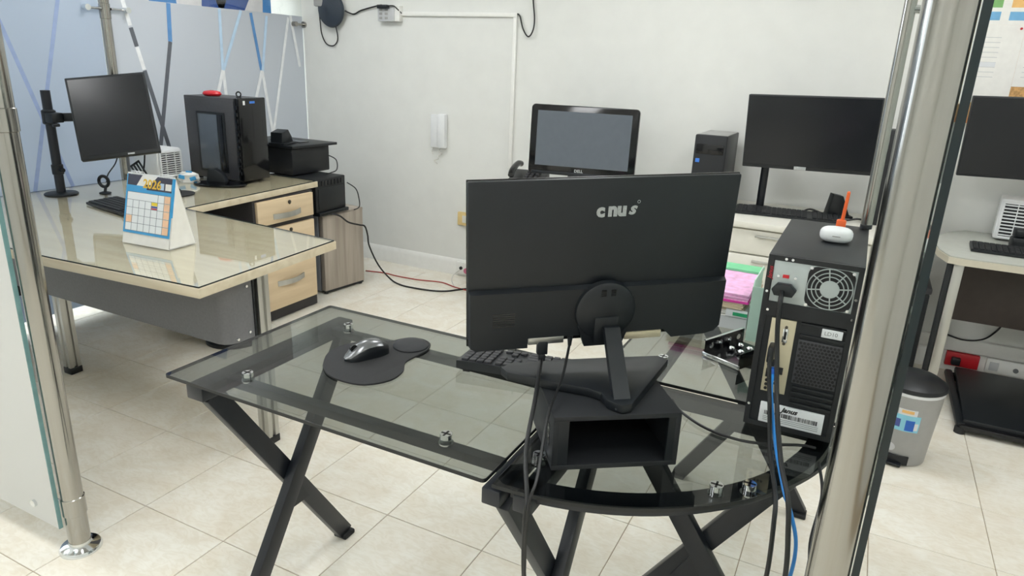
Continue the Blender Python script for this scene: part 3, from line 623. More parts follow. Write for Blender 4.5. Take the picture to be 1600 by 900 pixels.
pr_('printed_band', 'cal_blue', 0.02, 0.45, 0.755, 0.815, 0.0062); pr_('printed_month', 'white_paper', 0.84, 0.965, 0.79, 0.90, 0.0060); pr_('printed_month', 'strip_sky', 0.73, 0.81, 0.79, 0.90, 0.0060)
pr_('printed_grid', 'cal_page', 0.05, 0.97, 0.045, 0.70)
gb = B(PM); gh = pg1-pg0
rows = 5; cols = 7
for i in range(cols+1):
    x = (0.05+0.92*i/cols)*cw; gb.box(x-0.0007, x+0.0007, pg0+gh*0.045, pg0+gh*(0.70 if i in (0, 5, 6, 7) else 0.57), 0.0056, 0.0060)
for j in range(rows+1):
    y = pg0+gh*(0.045+0.655*j/rows); gb.box(0.05*cw, 0.97*cw, y-0.0007, y+0.0007, 0.0056, 0.0060)
gb.build('grid_lines', 'cal_line', page, smooth=False)
def cell(mt, i, j, f0=0.0, f1=1.0): pr_('printed_cell', mt, 0.05+0.92*i/cols+0.006, 0.05+0.92*(i+1)/cols-0.006, 0.045+0.655*(j+f0)/rows+0.006, 0.045+0.655*(j+f1)/rows-0.006, 0.0059)
for j in range(rows): cell('cal_peach', 6, j)
cell('cal_peach', 0, 1); cell('flag_yellow', 4, 3, 0.5, 1.0); cell('flag_blue', 4, 3, 0.22, 0.55); cell('flag_red', 4, 3, 0.0, 0.28)
text_mesh('printed_year', '2026', 0.046, 'cal_gold', page, PM @ Matrix.Translation((0.56*cw, pg0+gh*0.855, 0.0058)), 0.0006, 0, 0.0012)
for ks in (range(0, 7), range(17, 25)):
    wr = B(PM)
    for k in ks: wr.ring(((0.10+0.86*k/24)*cw, PLN-0.001, 0.001), 0.0075, 0.0011, 'x', 14, 6)
    wr.build('wire_binding', 'white_plastic', t)['kind'] = 'stuff'
B(PM).box(cw-0.006, cw+0.0005, pg0+gh*0.35, pg1, -0.003, 0.0018).build('page_stack_edge', 'cal_blue', t)
# navy drum under the desk
t = thing('waste_bin', 'navy blue bin on black base under the beige desk', 'bin', (-0.90, 0.82, 0)); B().lathe([(0.128, 0.026), (0.132, 0.20), (0.135, 0.30), (0.125, 0.30), (0.12, 0.20)], 32).build('drum', 'navy', t); B().lathe([(0.145, 0), (0.145, 0.016), (0.13, 0.028)], 32, (0.02, 0, 0)).build('base', 'black_plastic', t)

# ================================================================== BACK WALL THINGS
t = thing('wall_speaker', 'dark oval speaker on a grey bracket high on the back wall', 'speaker', (-1.54, WALL, 1.76))
B(frame((0, 0, 0), (1, 0, 0), (0, 0, 1), (0, -1, 0))).lathe([(0.02, 0), (0.085, 0.012), (0.118, 0.04), (0.112, 0.055), (0.06, 0.075), (0.004, 0.08)], 36, (0, 0, 0), 0.95, 1.0, Matrix.Rotation(0.25, 4, 'Z')).build('shell', 'dish', t)
B().box(-0.13, -0.05, -0.075, -0.0, 0.02, 0.13, 0.008).build('bracket', 'grey_plastic', t)
px_cable('speaker_cable', 'cable_black', [(-1.655, WALL-0.04, 1.80), (-1.665, WALL-0.02, 1.70), (-1.66, WALL-0.012, 1.60), (-1.62, WALL-0.012, 1.535), (-1.555, WALL-0.012, 1.525), (-1.515, WALL-0.014, 1.57), (-1.515, WALL-0.03, 1.655)], 0.004, 'black cable loop hanging below the wall speaker')
px_cable('speaker_cable', 'cable_black', [(-1.43, WALL-0.03, 1.755), (-1.37, WALL-0.012, 1.735), (-1.30, WALL-0.012, 1.76), (-1.15, WALL-0.02, 1.79), (-1.10, WALL-0.05, 1.79)], 0.005, 'black cable from the wall speaker to the socket box')
t = thing('socket_box', 'grey multi-way socket box on the back wall at the end of the trunking', 'socket', (-1.05, WALL, 1.74))
B().box(-0.09, 0.045, -0.045, 0, -0.05, 0.05, 0.004).build('box', 'grey_box', t); B().box(0.045, 0.085, -0.04, 0, -0.05, 0.05, 0.004).build('end_box', 'white_trim', t)
for i in range(2):
    for j in range(3): B().box(-0.075+i*0.045, -0.05+i*0.045, -0.047, -0.044, -0.038+j*0.027, -0.022+j*0.027, 0.001).build('socket_face', 'grey_plastic', t)
B().box(-0.075, 0.01, -0.075, -0.045, 0.028, 0.052, 0.005).build('plug', 'black_plastic', t)
px_cable('speaker_cable', 'cable_black', [(-1.04, WALL-0.06, 1.785), (-1.0, WALL-0.055, 1.785), (-0.975, WALL-0.045, 1.765), (-0.963, WALL-0.018, 1.742)], 0.004, 'short black lead from the plug into the wall trunking')
t = thing('intercom_phone', 'white intercom handset mounted on the back wall', 'intercom', (-0.665, WALL, 1.0))
B().box(-0.062, -0.002, -0.026, 0, -0.115, 0.105, 0.006).build('base_unit', 'white_plastic', t); B().box(0.002, 0.062, -0.045, 0, -0.115, 0.112, 0.010).build('handset', 'white_plastic', t)
pts = [(0.02, -0.02, -0.115)] + [(-0.005+0.012*math.cos(k*1.3)+0.02*math.sin(k*0.35), -0.018+0.006*math.sin(k*1.3), -0.12-0.007*k) for k in range(1, 16)]
B().tube(pts, 0.0028, 6, 4).build('coiled_cord', 'cable_white', t); B().tube([(-0.045, -0.012, -0.115), (-0.055, -0.014, -0.14), (-0.048, -0.014, -0.165)], 0.0028, 6).build('cord_loop', 'cable_white', t)
px_cable('hanging_wire', 'cable_black', [(-0.105, WALL-0.008, 1.745), (-0.085, WALL-0.012, 1.73), (-0.06, WALL-0.015, 1.66), (-0.02, WALL-0.02, 1.615), (0.01, WALL-0.02, 1.65), (0.015, WALL-0.015, 1.72), (-0.005, WALL-0.01, 1.85), (-0.03, WALL-0.008, 2.1), (-0.03, WALL-0.008, 2.3)], 0.0045, 'dark wire hanging in a loop above the trunking corner')
t = thing('wall_socket', 'yellowed wall socket above the skirting beside the main monitor', 'socket', (-0.465, WALL, 0.415)); B().box(-0.04, 0.06, -0.022, 0, -0.046, 0.046, 0.004).build('plate', 'yellowed', t); B().box(0.0, 0.035, -0.026, -0.02, -0.025, 0.025, 0.002).build('socket_face', 'desk_white', t)
t = thing('wall_socket', 'white low socket on the skirting with pink plug', 'socket', (-0.43, WALL-0.016, 0.06)); B().box(-0.07, 0.06, -0.02, 0, -0.04, 0.045, 0.004).build('plate', 'white_trim', t)
B().cyl((-0.03, -0.02, 0.005), (-0.03, -0.028, 0.005), 0.012, 14).build('plug_hole', 'ink_black', t); B().cyl((0.03, -0.02, 0.0), (0.03, -0.055, 0.0), 0.02, 16).build('plug', 'pink_plug', t)
px_cable('plug_lead', 'cable_white', [(-0.46, WALL-0.05, 0.055), (-0.49, WALL-0.09, 0.02), (-0.46, WALL-0.16, 0.005), (-0.38, WALL-0.26, 0.005)], 0.003, 'thin pale lead curving from the low socket to the floor')

# ================================================================== BACK DESK AND ITS EQUIPMENT
BD = (1.0, 2.18, 0); BZ = 0.770
t = thing('back_desk', 'long white desk with drawers against the back wall', 'desk', BD)
B(off(BD)).box(0.02, 2.10, 1.868, 2.478, BZ-0.03, BZ, 0.003).build('worktop', 'desk_white', t)
for x0, x1 in ((0.05, 0.45), (1.35, 2.05)):
    B(off(BD)).box(x0, x1, 1.905, 2.47, 0.06, BZ-0.03).build('cabinet', 'desk_white', t, smooth=False)
    for k, (z0, z1) in enumerate(((0.612, 0.730), (0.40, 0.604), (0.08, 0.392))):
        d_ = B(off(BD)).box(x0+0.004, x1-0.004, 1.886, 1.905, z0, z1, 0.003).build('drawer', 'desk_white', t)
        B(off(BD)).box((x0+x1)/2-0.16, (x0+x1)/2+0.16, 1.872, 1.886, z1-0.032, z1-0.022, 0.002).build('handle', 'aluminium', d_)
    B(off(BD)).box(x0+0.01, x1-0.01, 1.92, 2.46, 0, 0.06).build('plinth', 'charcoal', t, smooth=False)
# all-in-one touch computer
AC = Vector((0.539, 2.071, BZ)); r_, n_, u_ = orient(0.214, 0.058, -0.005); MX = Matrix.Translation((0, 0, 1.057-BZ)) @ frame((0, 0, 0), r_, n_, u_)
t = thing('all_in_one_computer', 'black all-in-one computer with rounded glossy bezel on the back desk', 'computer', AC)
XZ = frame((0, 0, 0), (1, 0, 0), (0, 0, 1), (0, -1, 0))
B(MX @ XZ).prism(rrect(0.60, 0.382, 0.022), -0.045, 0.004, bev=0.004).build('casing', 'black_gloss', t)
B(MX).box(-0.262, 0.262, -0.0075, -0.003, -0.142, 0.158).build('screen', 'screen_grey', t, smooth=False)  # grey base colour stands in for the bright room mirrored in a dark screen
B(MX).box(-0.28, 0.28, -0.012, -0.002, -0.19, -0.172, 0.003).build('lower_trim', 'black_plastic', t)
text_mesh('maker_logo', 'DELL', 0.022, 'logo_silver', t, MX @ Matrix.Translation((-0.01, -0.0065, -0.163)) @ XZ.to_3x3().to_4x4(), 0.0006, 0, 0.0006)
B().prism([(-0.12, 0), (0.12, 0), (0.09, 0.16), (-0.09, 0.16)], 0, 0.03, frame((0, 0.10, 0), (1, 0, 0), (0, 0, 1), (0, -1, 0))).build('rear_stand', 'black_plastic', t); B().box(-0.2, 0.2, -0.01, 0.12, 0, 0.012, 0.004).build('stand_base', 'black_plastic', t)
# the desk phone
PH = (0.17, 2.13, BZ); t = thing('desk_phone', 'black desk telephone left of the all-in-one computer', 'telephone', PH, 0.15)
B().prism([(-0.10, 0), (0.10, 0), (0.10, 0.075), (-0.10, 0.03)], -0.09, 0.12, frame((0, 0, 0), (0, 1, 0), (0, 0, 1), (1, 0, 0)), 0.005).build('base', 'black_plastic', t)
B().tube([(-0.06, -0.10, 0.065), (-0.065, -0.06, 0.09), (-0.065, 0.04, 0.115), (-0.06, 0.09, 0.11)], 0.018, 12).build('handset', 'black_gloss', t)
for i in range(3):
    for j in range(4): B().box(0.0+i*0.03, 0.02+i*0.03, -0.07+j*0.035, -0.05+j*0.035, 0.036+j*0.0085, 0.052+j*0.0085, 0.002).build('button', 'dark_grey', t)
px_cable('phone_cord', 'cable_black', [(0.25, 2.16, 0.90), (0.215, 2.17, 1.03), (0.19, 2.18, 1.03), (0.185, 2.2, 0.97), (0.21, 2.2, 0.88), (0.22, 2.2, 0.83)], 0.0028, 'thin cord looping at the left side of the all-in-one computer')
# small black desktop tower
MT = (1.275, 2.22, BZ); t = thing('computer_tower', 'small black desktop tower with blue badge left of the wide monitor', 'computer', MT, 0.0)
B().box(-0.125, 0.035, -0.10, 0.22, 0.006, 0.375, 0.006).build('case', 'black_plastic', t); B().box(-0.127, 0.037, -0.122, -0.10, 0.004, 0.377, 0.008).build('front_panel', 'black_matte', t)
B().box(-0.115, 0.025, -0.125, -0.121, 0.28, 0.33, 0.002).build('drive_bay', 'black_gloss', t); B().box(-0.113, -0.092, -0.1245, -0.121, 0.235, 0.255, 0.001).build('badge', 'led_blue', t); B().box(-0.12, 0.03, -0.09, 0.21, 0.3745, 0.3765, 0.001).build('top_cover', 'grey_plastic', t)
for x in (-0.10, 0.01):
    for y in (-0.08, 0.18): B().cyl((x, y, 0), (x, y, 0.008), 0.01, 10).build('foot', 'rubber', t)
# wide monitor on pole
WM = Vector((1.69, 2.099, BZ)); r_, n_, u_ = orient(-0.05, -0.078, 0.025); MX = Matrix.Translation((0, 0, 1.188-BZ)) @ frame((0, 0, 0), r_, n_, u_)
t = thing('monitor', 'wide black monitor on a pole stand over the back desk', 'monitor', WM)
B(MX).box(-0.30, 0.30, 0.0, 0.028, -0.178, 0.178, 0.004).build('casing', 'black_plastic', t); B(MX).box(-0.294, 0.294, -0.0015, 0.001, -0.160, 0.172).build('screen', 'screen_black', t, smooth=False)
B(MX).box(-0.05, 0.005, -0.003, 0.001, -0.176, -0.160, 0.001).build('logo_plate', 'logo_silver', t)
B().cyl((-0.20, 0.20, 0.008), (-0.20, 0.20, 0.42), 0.020, 20).build('pole', 'black_steel', t); B().bar((-0.20, 0.20, 0.38), (-0.04, 0.03, 0.40), 0.03, 0.05).build('arm', 'black_plastic', t)
B().lathe([(0.07, 0), (0.07, 0.005), (0.025, 0.010)], 28, (-0.20, 0.20, 0)).build('base_plate', 'black_plastic', t); B().cyl((-0.235, 0.19, 0.30), (-0.205, 0.19, 0.30), 0.012, 12).build('pole_knob', 'black_plastic', t)
small_keyboard((1.40, 2.055, BZ), 0.10, 0.50, 0.17, 'long black keyboard on the back desk below the wide monitor')
t = thing('handset_gadget', 'black handset-like gadget behind the keyboard on the back desk', 'gadget', (1.86, 2.30, BZ), 0.4)
B().prism([(-0.05, 0), (0.07, 0), (0.02, 0.11), (-0.03, 0.12)], -0.03, 0.03, frame((0, 0, 0), (1, 0, 0), (0, 0, 1), (0, -1, 0)), 0.006).build('body', 'black_plastic', t); B().box(-0.06, 0.08, -0.04, 0.04, 0, 0.012, 0.004).build('base', 'black_plastic', t)
t = thing('speaker_bar', 'tall narrow black speaker right of the wide monitor beside the steel handle', 'speaker', (2.04, 2.24, BZ)); B().box(-0.035, 0.035, -0.05, 0.05, 0.0, 0.46, 0.008).build('cabinet', 'black_plastic', t); B().box(-0.028, 0.028, -0.054, -0.049, 0.02, 0.30, 0.002).build('grille', 'black_matte', t); B().box(-0.028, 0.0, -0.056, -0.05, 0.36, 0.42, 0.002).build('silver_badge', 'logo_silver', t)
px_cable('desk_cable', 'cable_black', [(1.70, 2.24, 0.776), (1.74, 2.26, 0.80), (1.80, 2.25, 0.79), (1.90, 2.20, 0.776), (1.97, 2.20, 0.79), (2.0, 2.25, 0.776)], 0.005, 'black cable bunched behind the keyboard on the back desk')

# ================================================================== RIGHT DESK CORNER
RZ = 0.750; RD = (2.9, 2.1, 0)
t = thing('side_desk', 'grey-topped desk with rounded end at the right edge of the picture', 'desk', RD)
rt = [(3.45, 1.79), (3.45, 2.47), (2.46, 2.47), (2.38, 2.38), (2.325, 2.24), (2.303, 2.08), (2.312, 1.93), (2.345, 1.815), (2.40, 1.80)]
B(off(RD)).prism(rt, RZ-0.034, RZ-0.006).build('tabletop', 'desk_edge', t); B(off(RD)).prism(inset(rt, 0.003), RZ-0.006, RZ, bev=0.001).build('glass_sheet', 'desk_grey_top', t)
lg = B(off(RD)).box(2.375, 2.415, 1.86, 1.90, 0.03, RZ-0.034, 0.003).build('leg', 'aluminium', t); B(off(RD)).box(2.352, 2.374, 1.868, 1.892, 0.03, RZ-0.034, 0.002).build('leg_strip', 'black_plastic', lg); B(off(RD)).box(2.37, 2.42, 1.855, 1.905, 0, 0.03, 0.003).build('leg_foot', 'black_plastic', lg)
lg = B(off(RD)).box(3.38, 3.42, 1.86, 1.90, 0.03, RZ-0.034, 0.003).build('leg', 'aluminium', t); B(off(RD)).box(3.375, 3.425, 1.855, 1.905, 0, 0.03, 0.003).build('leg_foot', 'black_plastic', lg)
B(off(RD)).box(2.425, 3.40, 2.09, 2.108, 0.392, RZ-0.035, 0.002).build('modesty_panel', 'brown_panel', t)
t = thing('paper_shredder', 'tall black bin-like shredder with silver badge between door and side desk', 'shredder', (2.25, 2.16, 0))
B().box(-0.075, 0.085, -0.10, 0.16, 0.0, 0.50, 0.01).build('body', 'black_plastic', t); B().box(-0.08, 0.09, -0.105, 0.165, 0.50, 0.53, 0.006).build('lid', 'dark_grey', t); B().prism([(-0.06, 0), (0.07, 0), (0.04, 0.10), (-0.05, 0.10)], -0.08, 0.10, frame((0, 0.02, 0.53), (1, 0, 0), (0, 0, 1), (0, -1, 0)), 0.006).build('top_handle', 'black_plastic', t)
B().box(0.02, 0.055, -0.104, -0.099, 0.40, 0.43, 0.001).build('badge', 'logo_silver', t)
air_cooler((2.67, 2.37, RZ), -0.12, 0.22, 0.15, 0.20, 'white air cooler on the grey-topped side desk', 'desk air coolers')
small_keyboard((2.435, 1.955, RZ), -0.05, 0.46, 0.15, 'black keyboard on the grey-topped side desk')
t = thing('card_reader', 'small black gadget with silver spot in front of the right air cooler', 'gadget', (2.665, 2.20, RZ), 0.1)
B().box(-0.055, 0.055, -0.03, 0.03, 0.0, 0.045, 0.006).build('base', 'black_plastic', t); B().box(-0.05, 0.05, -0.02, 0.03, 0.045, 0.085, 0.008).build('head', 'black_plastic', t); B().cyl((0.0, -0.022, 0.066), (0.0, -0.018, 0.066), 0.014, 16).build('lens', 'logo_silver', t)
WM = Vector((2.636, 2.20, RZ)); t = thing('monitor', 'black monitor at the right edge in front of the corkboard', 'monitor', WM)
MX = Matrix.Translation((0, 0, 1.229-RZ)) @ frame((0, 0, 0), *orient(0.0, -0.03, 0.02))
B(MX).box(-0.30, 0.30, 0.0, 0.03, -0.178, 0.178, 0.004).build('casing', 'black_plastic', t); B(MX).box(-0.294, 0.294, -0.0015, 0.001, -0.168, 0.172).build('screen', 'screen_black', t, smooth=False)
B().cyl((0.30, 0.12, 0.006), (0.30, 0.12, 0.5), 0.018, 18).build('pole', 'black_steel', t); B().bar((0.30, 0.12, 0.47), (0.05, 0.03, 0.47), 0.03, 0.05).build('arm', 'black_plastic', t); B().lathe([(0.075, 0), (0.075, 0.005), (0.03, 0.008)], 24, (0.30, 0.12, 0)).build('base_plate', 'black_plastic', t)
# corkboard with papers
CB = (2.78, WALL, 1.28); t = thing('corkboard', 'cork notice board in a wood frame covered with printed sheets', 'notice board', CB)
B().box(-0.60, 0.62, -0.012, 0, 0.0, 0.86).build('cork_sheet', 'cork', t, smooth=False)
for x0, x1, z0, z1 in ((-0.62, 0.64, -0.012, 0.014), (-0.62, 0.64, 0.85, 0.876)): B().box(x0, x1, -0.02, 0, z0, z1, 0.002).build('frame_rail', 'wood_frame', t)
for x in (-0.61, 0.63): B().box(x-0.012, x+0.012, -0.02, 0, 0.0, 0.86, 0.002).build('frame_stile', 'wood_frame', t)
CB = Vector(CB)
def sheet(x0, x1, z0, z1, label, cells, lines):
    c = ((x0+x1)/2, WALL-0.0125, (z0+z1)/2); s = thing('pinned_sheet', label, 'paper', c, 0, 'sheets pinned to the corkboard'); OM = off(c)
    B(OM).box(x0, x1, WALL-0.0137, WALL-0.0127, z0, z1).build('paper', 'white_paper', s, smooth=False)
    for (a, b_, c_, d_, mt) in cells: B(OM).box(a, b_, WALL-0.0142, WALL-0.0136, c_, d_).build('printed_block', mt, s, smooth=False)
    for (a, b_, z, th) in lines: B(OM).box(a, b_, WALL-0.0141, WALL-0.0136, z-th, z+th).build('text_line', 'grey_box', s, smooth=False)
    for px_, pz in ((x1-0.015, z1-0.015), (x1-0.015, z0+0.02)): B(OM).cyl((px_, WALL-0.013, pz), (px_, WALL-0.026, pz), 0.006, 10, 0.004).build('pin', 'red_plastic', s)
sheet(2.20, 2.503, 1.365, 1.7148, 'plain printed sheet with grey text pinned below the coloured chart', [(2.29, 2.42, 1.53, 1.55, 'label_white')], [(2.26, 2.42, 1.66-0.022*k, 0.0012) for k in range(9)])
sheet(2.22, 2.62, 1.715, 2.06, 'chart sheet with green orange and blue blocks at the top of the corkboard', [(2.315, 2.395, 1.79, 1.825, 'p_green'), (2.43, 2.53, 1.79, 1.825, 'p_orange'), (2.315, 2.395, 1.735, 1.772, 'p_blue'), (2.43, 2.53, 1.735, 1.772, 'p_blue'), (2.315, 2.395, 1.845, 1.88, 'p_red'), (2.43, 2.53, 1.845, 1.88, 'p_orange')], [])
sheet(2.5035, 2.80, 1.445, 1.7148, 'printed sheet with a blue heading pinned right of the plain sheet', [(2.515, 2.56, 1.67, 1.69, 'flag_blue'), (2.515, 2.66, 1.645, 1.650, 'flag_blue')], [(2.53, 2.74, 1.62-0.022*k, 0.0012) for k in range(7)])
# pedal bin
def cyl_patch(b, r, a0, a1, z0, z1, rr=None, n=8, th=0.0015):
    rr = r if rr is None else rr
    lo_ = []; 
    for k in range(n+1):
        a = a0+(a1-a0)*k/n
        lo_.append([b.bm.verts.new(((q+th*e)*math.cos(a), (q+th*e)*math.sin(a), z)) for e in (0, 1) for q, z in ((r, z0), (rr, z1))])
    for k in range(n):
        p, q = lo_[k], lo_[k+1]
        b.bm.faces.new((p[2], q[2], q[3], p[3])); b.bm.faces.new((p[0], p[1], q[1], q[0])); b.bm.faces.new((p[0], q[0], q[2], p[2])); b.bm.faces.new((p[1], p[3], q[3], q[1]))
    b.bm.faces.new((lo_[0][0], lo_[0][2], lo_[0][3], lo_[0][1])); b.bm.faces.new((lo_[-1][0], lo_[-1][1], lo_[-1][3], lo_[-1][2]))
    return b
t = thing('pedal_bin', 'grey plastic pedal bin with black lid and colourful sticker on the tiles', 'bin', (2.275, 1.36, 0), 0.0)
rb_ = lambda z: 0.098+0.018*z/0.30
B().lathe([(0.098, 0.004), (rb_(0.30), 0.30)], 40).build('body', 'grey_plastic', t); B().lathe([(0.1165, 0.30), (0.118, 0.302), (0.118, 0.312), (0.1165, 0.314)], 40).build('rim', 'label_white', t)
B().lathe([(0.119, 0.314), (0.123, 0.318), (0.121, 0.332), (0.09, 0.352), (0.04, 0.362), (0.004, 0.364)], 40).build('lid', 'black_plastic', t)
AF = -PI/2-0.11
st = cyl_patch(B(), rb_(0.17), AF-0.40, AF+0.50, 0.155, 0.225, rb_(0.225)).build('sticker', 'sticker_sky', t)
cyl_patch(B(), rb_(0.225), AF-0.22, AF+0.36, 0.225, 0.25, rb_(0.25)).build('sticker_top', 'label_white', st); cyl_patch(B(), rb_(0.24)+0.0012, AF-0.12, AF+0.25, 0.234, 0.246, rb_(0.246)+0.0012).build('sticker_print', 'p_orange', st)
cyl_patch(B(), rb_(0.165)+0.0012, AF+0.06, AF+0.34, 0.160, 0.205, rb_(0.205)+0.0012).build('sticker_print', 'plug_blue', st); cyl_patch(B(), rb_(0.165)+0.0012, AF-0.34, AF-0.10, 0.170, 0.205, rb_(0.205)+0.0012).build('sticker_print', 'flag_blue', st); cyl_patch(B(), rb_(0.165)+0.0012, AF+0.34, AF+0.46, 0.165, 0.195, rb_(0.195)+0.0012).build('sticker_print', 'label_white', st)
B(Matrix.Rotation(AF+PI/2-0.25, 4, 'Z')).cyl((0, -rb_(0.08)+0.004, 0.075), (0, -rb_(0.08)-0.0025, 0.075), 0.016, 20).box(-0.009, 0.009, -rb_(0.08)-0.0035, -rb_(0.08), 0.067, 0.083).build('emblem', 'grey_box', t)
cyl_patch(B(), 0.101, AF-0.55, AF+0.42, 0.008, 0.046, 0.103, 10, 0.006).build('pedal_guard', 'black_plastic', t)
B(Matrix.Rotation(AF+PI/2-0.1, 4, 'Z')).box(-0.035, 0.035, -0.125, -0.095, 0.006, 0.016, 0.004).build('pedal', 'black_plastic', t)
# low black platform under the desk
FP = (2.90, 2.03, 0); t = thing('foot_platform', 'low flat black platform lying on the floor under the side desk', 'platform', FP)
B(off(FP)).prism([(2.53, 1.72), (3.28, 1.72), (3.30, 2.38), (2.55, 2.38)], 0.028, 0.062, bev=0.008).build('deck', 'black_plastic', t); B(off(FP)).box(2.515, 3.29, 1.69, 1.725, 0.018, 0.045, 0.008).build('front_rail', 'black_gloss', t); B(off(FP)).box(2.505, 2.54, 1.70, 2.36, 0.02, 0.05, 0.01).build('side_rail', 'black_plastic', t)
for x, y in ((2.525, 1.71), (3.26, 1.71), (2.55, 2.35), (3.27, 2.35)): B(off(FP)).cyl((x, y, 0), (x, y, 0.03), 0.022, 16).build('foot', 'rubber', t)
t = thing('wall_socket', 'red wall socket low on the wall under the side desk', 'socket', (2.585, WALL-0.016, 0.07)); B().box(-0.075, 0.075, -0.025, 0, -0.035, 0.04, 0.004).build('plate', 'red_plastic', t); B().cyl((-0.03, -0.025, 0.0), (-0.03, -0.028, 0.0), 0.018, 16).build('socket_face', 'ink_black', t); B().box(-0.05, -0.01, -0.06, -0.028, -0.02, 0.02, 0.005).build('plug', 'black_plastic', t)
t = thing('wall_socket', 'white wall socket right of the red socket under the side desk', 'socket', (2.75, WALL-0.016, 0.07)); B().box(-0.06, 0.13, -0.022, 0, -0.035, 0.04, 0.004).build('plate', 'white_trim', t); B().box(-0.045, -0.005, -0.026, -0.02, -0.02, 0.025, 0.002).build('socket_face', 'grey_box', t); B().cyl((0.07, -0.02, 0.0), (0.07, -0.028, 0.0), 0.012, 12).build('socket_hole', 'ink_grey', t)
px_cable('wall_cable', 'cable_black', [(2.46, WALL-0.008, 0.20), (2.56, WALL-0.036, 0.185), (2.64, WALL-0.036, 0.20), (2.69, WALL-0.01, 0.235), (2.72, WALL-0.006, 0.30), (2.73, WALL-0.006, 0.45)], 0.0045, 'thin dark cable sagging along the wall under the side desk')

# ================================================================== SMOKED GLASS CORNER DESK
GZ = 0.740; GD = (1.3, -0.35, 0)
gd = thing('glass_corner_desk', 'smoked glass corner desk with black X-shaped steel legs', 'desk', GD)
def pane(poly):
    o = B(off(GD)).prism(poly, GZ-0.0075, GZ).build('glass_pane', 'smoked_glass', gd, smooth=False); b = B(off(GD)); n = len(poly)
    for i in range(n):
        p, q = poly[i], poly[(i+1) % n]; b.bar((p[0], p[1], GZ-0.00375), (q[0], q[1], GZ-0.00375), 0.0016, 0.0077)
    b.build('polished_edge', 'smoked_edge', o, smooth=False)
def rc(x0, y0, x1, y1, r=0.009):
    cx, cy = (x0+x1)/2, (y0+y1)/2; return rrect(abs(x1-x0), abs(y1-y0), r, 4, cx, cy)
FCX, FCY, FRR = 1.448, -0.078, 0.568
pane(rc(0.578, -0.642, 1.436, -0.068)); pane(rc(1.452, -0.062, 2.004, 0.80))
pane([(FCX+0.008, FCY-0.004)] + arcpts(FCX, FCY, FRR, -PI/2+0.010, -0.012, 36))
def gbar(p0, p1, w_=0.04, h_=0.03, z=None, name='frame_bar'):
    z = GZ-0.0125-h_/2 if z is None else z
    return B(off(GD)).bar((p0[0], p0[1], z), (p1[0], p1[1], z), w_, h_, (0, 0, 1), 0.003).build(name, 'black_steel', gd)
gbar((0.67, -0.550), (1.43, -0.550), 0.028, 0.022); gbar((0.67, -0.178), (1.43, -0.178), 0.028, 0.022)
gbar((0.665, -0.635), (0.665, -0.10), 0.052, 0.036)
gbar((1.452, -0.648), (1.452, -0.09), 0.038, 0.034); gbar((1.512, -0.640), (1.512, -0.13), 0.038, 0.034)
gbar((1.47, -0.073), (2.002, -0.073), 0.038, 0.034)
gbar((1.575, -0.07), (1.575, 0.74), 0.028, 0.022); gbar((1.905, -0.07), (1.905, 0.74), 0.028, 0.022); gbar((1.47, 0.725), (1.99, 0.725), 0.052, 0.036)
outer = arcpts(FCX, FCY, 0.546, -PI/2+0.06, -0.06, 30); inner = arcpts(FCX, FCY, 0.504, -0.06, -PI/2+0.06, 30)
B(off(GD)).prism(outer+inner, GZ-0.032, GZ-0.0125).build('arc_bar', 'black_steel', gd)
def xlegs(kind, c, a0, a1, zt=0.695):
    """crossed pair of legs in the plane x=c ('x') or y=c ('y') running between a0 and a1"""
    P_ = (lambda a, z, o_: (c+o_, a, z)) if kind == 'x' else (lambda a, z, o_: (a, c+o_, z))
    upv = (1, 0, 0) if kind == 'x' else (0, 1, 0)
    for (s0, s1, o_) in ((a0, a1, -0.0145), (a1, a0, 0.0145)):
        B(off(GD)).bar(P_(s0, zt, o_), P_(s1, 0.012, o_), 0.05, 0.028, upv, 0.003).build('leg', 'black_steel', gd)
        B(off(GD)).box(*[v for pr2 in [(P_(s1, 0, o_)[0]-0.024, P_(s1, 0, o_)[0]+0.024), (P_(s1, 0, o_)[1]-0.024, P_(s1, 0, o_)[1]+0.024)] for v in pr2], 0.0, 0.016, 0.004).build('leg_foot', 'rubber', gd)
    am = (a0+a1)/2; w_ = abs(a1-a0)
    tri_ = [(am-0.062, zt*0.5-0.10), (am+0.062, zt*0.5-0.10), (am, zt*0.5+0.01)]
    b = B(off(GD)); lo_ = [b.bm.verts.new(P_(a, z, -0.003)) for a, z in tri_]; hi_ = [b.bm.verts.new(P_(a, z, 0.003)) for a, z in tri_]
    b.bm.faces.new(lo_); b.bm.faces.new(hi_)
    for k in range(3): b.bm.faces.new((lo_[k], lo_[(k+1) % 3], hi_[(k+1) % 3], hi_[k]))
    b.build('gusset', 'black_steel', gd, smooth=False)
xlegs('x', 0.683, -0.595, -0.150); xlegs('x', 1.482, -0.610, -0.140); xlegs('y', -0.110, 1.53, 1.985); xlegs('y', 0.725, 1.53, 1.96)
def clip(x, y):
    o = B(off(GD)).lathe([(0.015, GZ-0.0125), (0.016, GZ-0.010), (0.016, GZ-0.0085), (0.012, GZ-0.008)], 20, (x, y, 0)).build('glass_support', 'chrome', gd)
    B(off(GD)).cyl((x, y, GZ), (x, y, GZ+0.0105), 0.0125, 20).build('support_cap', 'chrome', o)
    B(off(GD)).box(x-0.0105, x+0.0105, y-0.0020, y+0.0020, GZ+0.0105, GZ+0.0110).box(x-0.0020, x+0.0020, y-0.0105, y+0.0105, GZ+0.0105, GZ+0.0110).build('cap_cross', 'black_gloss', o)
for x, y in ((0.749, -0.551), (0.743, -0.182), (1.297, -0.552), (1.815, -0.455), (1.492, -0.525), (1.572, 0.075), (1.868, -0.42)): clip(x, y)

